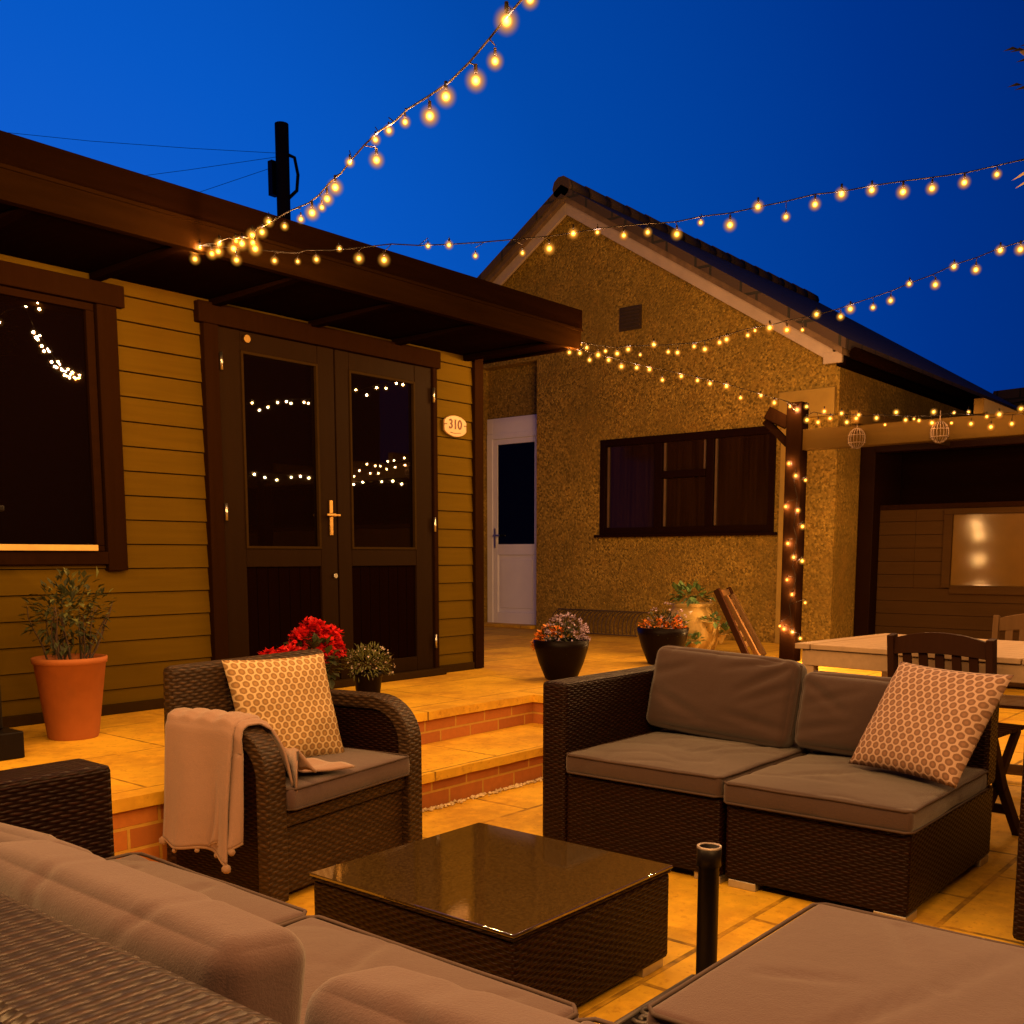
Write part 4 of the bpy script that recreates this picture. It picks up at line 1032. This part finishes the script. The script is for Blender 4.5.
# ================================================================== TREE at the right edge
tr = thing('garden_tree', (3.75, -.75, 0), 'garden tree whose dark and yellow leaves poke in at the upper right edge', 'tree')
b = MB(); b.tube([(3.75, -.75, 0), (3.78, -.72, 1.0), (3.72, -.70, 2.0), (3.8, -.6, 3.0)], [.09, .075, .06, .04], 10)
for p in ((3.85, -.1, 3.0), (3.2, -.6, 2.9), (4.3, -.4, 3.1), (3.9, -1.2, 2.9)): b.tube([(3.74, -.7, 2.1), ((3.74+p[0])/2, (p[1]-.7)/2, 2.62), p], [.035, .022, .01], 6)
b.build('trunk', M['twig'], tr)
b = MB()
for k in range(1500):
    d = rnd_dir(.0); s = random.random()**.35; p = Vector((3.85, -.70, 3.15)) + Vector((d.x*.85, d.y*.62, d.z*.65))*s
    b.leaf(p, (d+rnd_dir(0)).normalized(), .075*random.uniform(.6, 1.2), .04)
tipd = lambda px, py, dist: Vector((0,0,EYE)) + ray(px, py).normalized()*dist
for (px, py) in ((1019, 49), (1026, 50), (1023, 85), (1032, 60), (1036, 44), (1040, 70), (1030, 88)): b.leaf(tipd(px, py, 3.6), -rr*.9+Vector((0,0,-.1)), .045, .022)
b.build('crown', M['leafk'], tr, fixn=False)
b = MB()
for (px, py) in ((1030, 172), (1033, 180)): b.leaf(tipd(px, py, 3.5), -rr*.8+Vector((0,0,-.35)), .055, .04)
b.build('yellow_leaf', M['leafy'], tr, fixn=False)
b = MB(); b.tube([(3.74, -.7, 2.1), tipd(1060, 120, 3.55), tipd(1034, 60, 3.6), tipd(1021, 50, 3.6)], .006, 5); b.tube([tipd(1060, 120, 3.55), tipd(1034, 172, 3.5)], .004, 5); b.build('twig', M['twig'], tr)

# ================================================================== FAIRY LIGHTS
A = Vector((2.62, 3.90, 2.40)); C_ = Vector((5.42, 3.90, 2.42)); T_ = Vector((7.02, 3.24, 2.12))
B1 = Vector((0,0,EYE)) + ray(530, 0).normalized()*2.5
P2 = Vector((4.5, .907, 2.638)); P3 = Vector((5.0, .987, 2.468)); BE = Vector((7.0, .2, 2.10))
S1 = [(195,250.4),(200,247.6),(195,259),(212,253.6),(218.2,251.4),(219.3,243.5),(233.7,248.6),(236.3,241.1),(241.9,243.5),(236.5,260),(252.4,235.3),(253,242.8),(255.2,248.6),(262,232.1),(268.7,221.8),(284.6,226.3),(300.9,219.2),(312.1,212.8),(321.8,207.4),(327.1,198.8),(335.3,187.4),(349.7,162.3),(376.5,160.1),(375.5,139.7),(388.9,130.5),(405.1,122),(429.8,116),(445.9,96.7),(475.8,80.6),(495.1,61.2),(506.5,21),(530.1,-.6)]
S2 = [(274.5,260.7),(297.7,261.5),(316.4,259.4),(339.4,248.6),(358.9,258.5),(384.1,260),(428,246),(449,245),(475.4,255.9),(522.5,253),(549.3,248.6),(573.3,233.5),(597.4,232.3),(623.8,235.4),(647.7,232.3),(676.8,234.2),(700.7,222.5),(730,225),(758,206.6),(785.9,216.9),(815,204.4),(841.5,194),(871.8,190),(903,191.9),(932,188.4),(964.3,182.5),(996.9,174.4),(1032,168),(1062,155)]
S3 = [(564,343.3),(580.6,344.5),(586.7,347.7),(598.2,355),(605.5,351.1),(617.2,353.6),(628.2,349.4),(640.2,354.8),(653.8,344.6),(668.2,351.9),(677.5,352.6),(694.1,346.5),(704.9,349.3),(719.6,342.5),(726.5,339.4),(747.8,335.3),(755,330.6),(769.6,327.8),(786.8,330),(802.4,330),(816.5,314.4),(840.6,316.6),(850.3,309),(873,307.5),(890.6,300.6),(909.3,283.8),(935.3,284.7),(954,266.6),(975.9,269.7),(1000.3,250.3),(1020.3,249.4),(1045,240),(1072,232)]
S4 = [(569.4,352.4),(579.9,353.1),(589.6,360),(608.7,360),(621.4,366.5),(636.7,367.7),(649.4,369.5),(662.4,380),(681.2,376.3),(697.5,380.5),(710,383.6),(726.5,386.3),(740.6,397.8),(760.9,395.6),(774.3,402.8),(790,406.6),(797,409.7)]
S5 = [(806.5,406.6),(807,420),(818,422.2),(824.3,411.3),(830,418.4),(841.5,413.4),(846.8,422.2),(856.2,418.4),(858.7,415),(876.5,418),(885,424.7),(896.2,412.2),(905.6,420),(914,419),(919,420.6),(933.7,411.9),(932,422.8),(951.5,423),(954,412.8),(968.7,411.9),(971,423.8),(986.8,416.6),(999.3,414.4),(990.9,426.9),(1011.8,423.8),(1021,408.8),(1040,416),(1055,424),(1070,412),(1090,420)]
S6 = [(789,463.5),(795.8,475.8),(805.5,480.2),(785.8,506.6),(797.8,510.4),(802.5,526.5),(787.9,543.5),(793.7,557.3),(802.2,561),(787,579.8),(792,594.5),(805.2,602.7),(779.7,626.1),(784,629),(792.3,632),(800.2,638.4)]
def mk_lamp(p):
    l = bpy.data.lights.new('filament', 'POINT'); l.color = (1, .78, .73); l.energy = p; l.shadow_soft_size = .0065; return l
lampA, lampB, lampC = mk_lamp(3.4), mk_lamp(1.2), mk_lamp(5.8)
lampD, lampE = mk_lamp(5.0), mk_lamp(17.0)
lampF, lampG = mk_lamp(5.0), mk_lamp(2.6)
glassb = MB(); rb = .030
glassb.lathe((0,0,0), [(.0001, -rb)] + [(rb*math.sin(a), -rb*math.cos(a)) for a in [math.pi*k/12 for k in range(1, 12)]] + [(.0001, rb)], 18)
gme = glassb.build('bulb', M['bulb']); gmesh = gme.data; bpy.data.objects.remove(gme)
capb = MB(); capb.lathe((0,0,0), [(.0001, .034), (.004, .034), (.0045, .017), (.003, .015)], 8); co = capb.build('socket', M['cable']); cmesh = co.data; bpy.data.objects.remove(co)
def string(lab, pts3, order=None, extra_cord=(), hang=.035, zc=.03, lamp=lampA):
    t = thing('string_lights', pts3[0], lab, 'string lights', 'strings of fairy lights')
    o0 = Vector(t.location)
    n = len(pts3); cord = []
    for i in range(n):
        w = [pts3[j] for j in range(max(0, i-2), min(n, i+3))]; c = sum(w, Vector())/len(w); cord.append(c+Vector((0,0,zc)))
    b = MB(); b.tube([Vector(p) for p in extra_cord[0]] + cord + [Vector(p) for p in extra_cord[1]] if extra_cord else cord, .0026, 5)
    for i in range(n): b.tube([cord[i], pts3[i]+Vector((0,0,.032))], .0016, 4)
    b.build('cord', M['cable'], t)
    for p in pts3:
        o = bpy.data.objects.new('bulb', gmesh); col.objects.link(o); o.parent = t; o.location = p-o0; o.scale = (random.choice((.62, .78, .9, 1, 1, 1.1)),)*3
        s = bpy.data.objects.new('socket', cmesh); col.objects.link(s); s.parent = o
        l = bpy.data.objects.new('filament', lamp); col.objects.link(l); l.parent = o
    return t
def onto(L, P, Q): return [on_vertical(px, py, P, Q) for px, py in L]
s1 = onto(S1, A, B1); dirn = (B1-A).normalized()
ext = [s1[-1] + dirn*(.11*k) + Vector((0, 0, .012*k + .03*math.sin(k*2.1))) for k in range(1, 14)]
string('fairy lights rising from the cabin fascia up to the top edge of the view', s1+ext, extra_cord=([A], [ext[-1]+dirn*1.5+Vector((0,0,.4))]))
# unseen pole added behind the viewer to hold the light strings
endp = ext[-1]+dirn*1.5
tpole = thing('added_light_pole', (endp.x, endp.y, 0), 'unseen plain timber pole added to carry the near end of the fairy lights', 'pole')
b = MB(); b.tube([(endp.x, endp.y, 0), (endp.x, endp.y, endp.z+.45)], .035, 10); b.build('shaft', M['post'], tpole)
s2 = onto(S2, A, P2); string('fairy lights running from the cabin fascia across the gable and the upper right sky', s2, extra_cord=([A], [P2+Vector((-.2, -.5, .1))]))
s3 = onto(S3, C_, P3); string('fairy lights from the cabin roof corner climbing over the bargeboard to the right edge', s3, extra_cord=([C_], [P3+Vector((-.2, -.5, .12))]), lamp=lampG)
s4 = onto(S4, C_, T_); string('string of fairy lights sagging from the cabin roof corner to the pergola post', s4, extra_cord=([C_], [T_]), lamp=lampD)
s5 = onto(S5, (6.93, 3.2, 0), (6.93, 0, 0)); s5 = sorted(s5, key=lambda p: -p.y); string('string of fairy lights lying along the pergola beam', s5, zc=.02, lamp=lampB)
s6 = [on_vertical(px, py, (PX-.085, 3, 0), (PX-.085, 4, 0)) for px, py in S6]; string('fairy lights wound down the pergola post', s6, zc=.01, lamp=lampF)

# unseen strings added to light the scene and fill the reflections in the panes
def sagged(P, Q, n, sag, seed):
    P, Q = Vector(P), Vector(Q); rs = random.Random(seed); out = []
    for k in range(n):
        s = (k+.5)/n; out.append(P.lerp(Q, s) + Vector((rs.uniform(-.03,.03), rs.uniform(-.03,.03), -sag*4*s*(1-s) + rs.uniform(-.03,.03))))
    return out
def added_string(lab, P, Q, n, sag, seed, lamp=None): string(lab, sagged(P, Q, n, sag, seed), extra_cord=([P], [Q]), lamp=lamp or lampC)
added_string('unseen string of fairy lights added over the right of the dining table', (5.2, .6, 2.0), (8.3, 1.75, 1.95), 30, .12, 1)
added_string('unseen string of fairy lights added from the garden tree to the pole behind the seats', (3.7, -.9, 2.9), tuple(endp+Vector((0,0,.2))), 34, .25, 2)
added_string('unseen string of fairy lights added across the near left corner of the patio', (.35, 3.9, 2.42), tuple(endp+Vector((0,0,.1))), 28, .2, 3, lampE)

# ================================================================== SKY
w = bpy.data.worlds.new('World'); scn.world = w; w.use_nodes = True; nt = w.node_tree
bg = nt.nodes['Background']
tc_ = nt.nodes.new('ShaderNodeTexCoord'); dp = nt.nodes.new('ShaderNodeVectorMath'); dp.operation = 'DOT_PRODUCT'
nt.links.new(tc_.outputs['Generated'], dp.inputs[0]); dp.inputs[1].default_value = ray(-60, 560).normalized()   # where the sun went down
rp = nt.nodes.new('ShaderNodeValToRGB'); cr = rp.color_ramp
for p_, c_ in ((.35, (0, .008, .085)), (.62, (0, .032, .255)), (.80, (.0005, .064, .39)), (.90, (.002, .095, .55))): 
    e = cr.elements.new(p_); e.color = (*c_, 1)
cr.elements[0].color = (0, .005, .05, 1); cr.elements[-1].color = (.008, .125, .68, 1)
nt.links.new(dp.outputs['Value'], rp.inputs[0]); nt.links.new(rp.outputs[0], bg.inputs[0]); bg.inputs[1].default_value = 1.0

# ================================================================== CAMERA
cd = bpy.data.cameras.new('camera'); cam = bpy.data.objects.new('camera', cd); col.objects.link(cam)
cam.location = (0, 0, EYE); cam.rotation_euler = (R(90)-PITCH, 0, AZ-R(90)); cd.sensor_width = 36; cd.lens = 36*FPX/1024; cd.shift_y = (CY-512)/1024
cd.clip_start = .05; cd.clip_end = 500; scn.camera = cam
vs = scn.view_settings; vs.view_transform = 'Standard'; vs.look = 'None'; vs.exposure = 0; vs.gamma = 1; vs.use_curve_mapping = False
scn.cycles.use_denoising = True; scn.cycles.use_light_tree = True
scn.cycles.max_bounces = 6; scn.cycles.diffuse_bounces = 3; scn.cycles.glossy_bounces = 3; scn.cycles.transparent_max_bounces = 24
scn.cycles.sample_clamp_indirect = 4; scn.cycles.sample_clamp_direct = 0
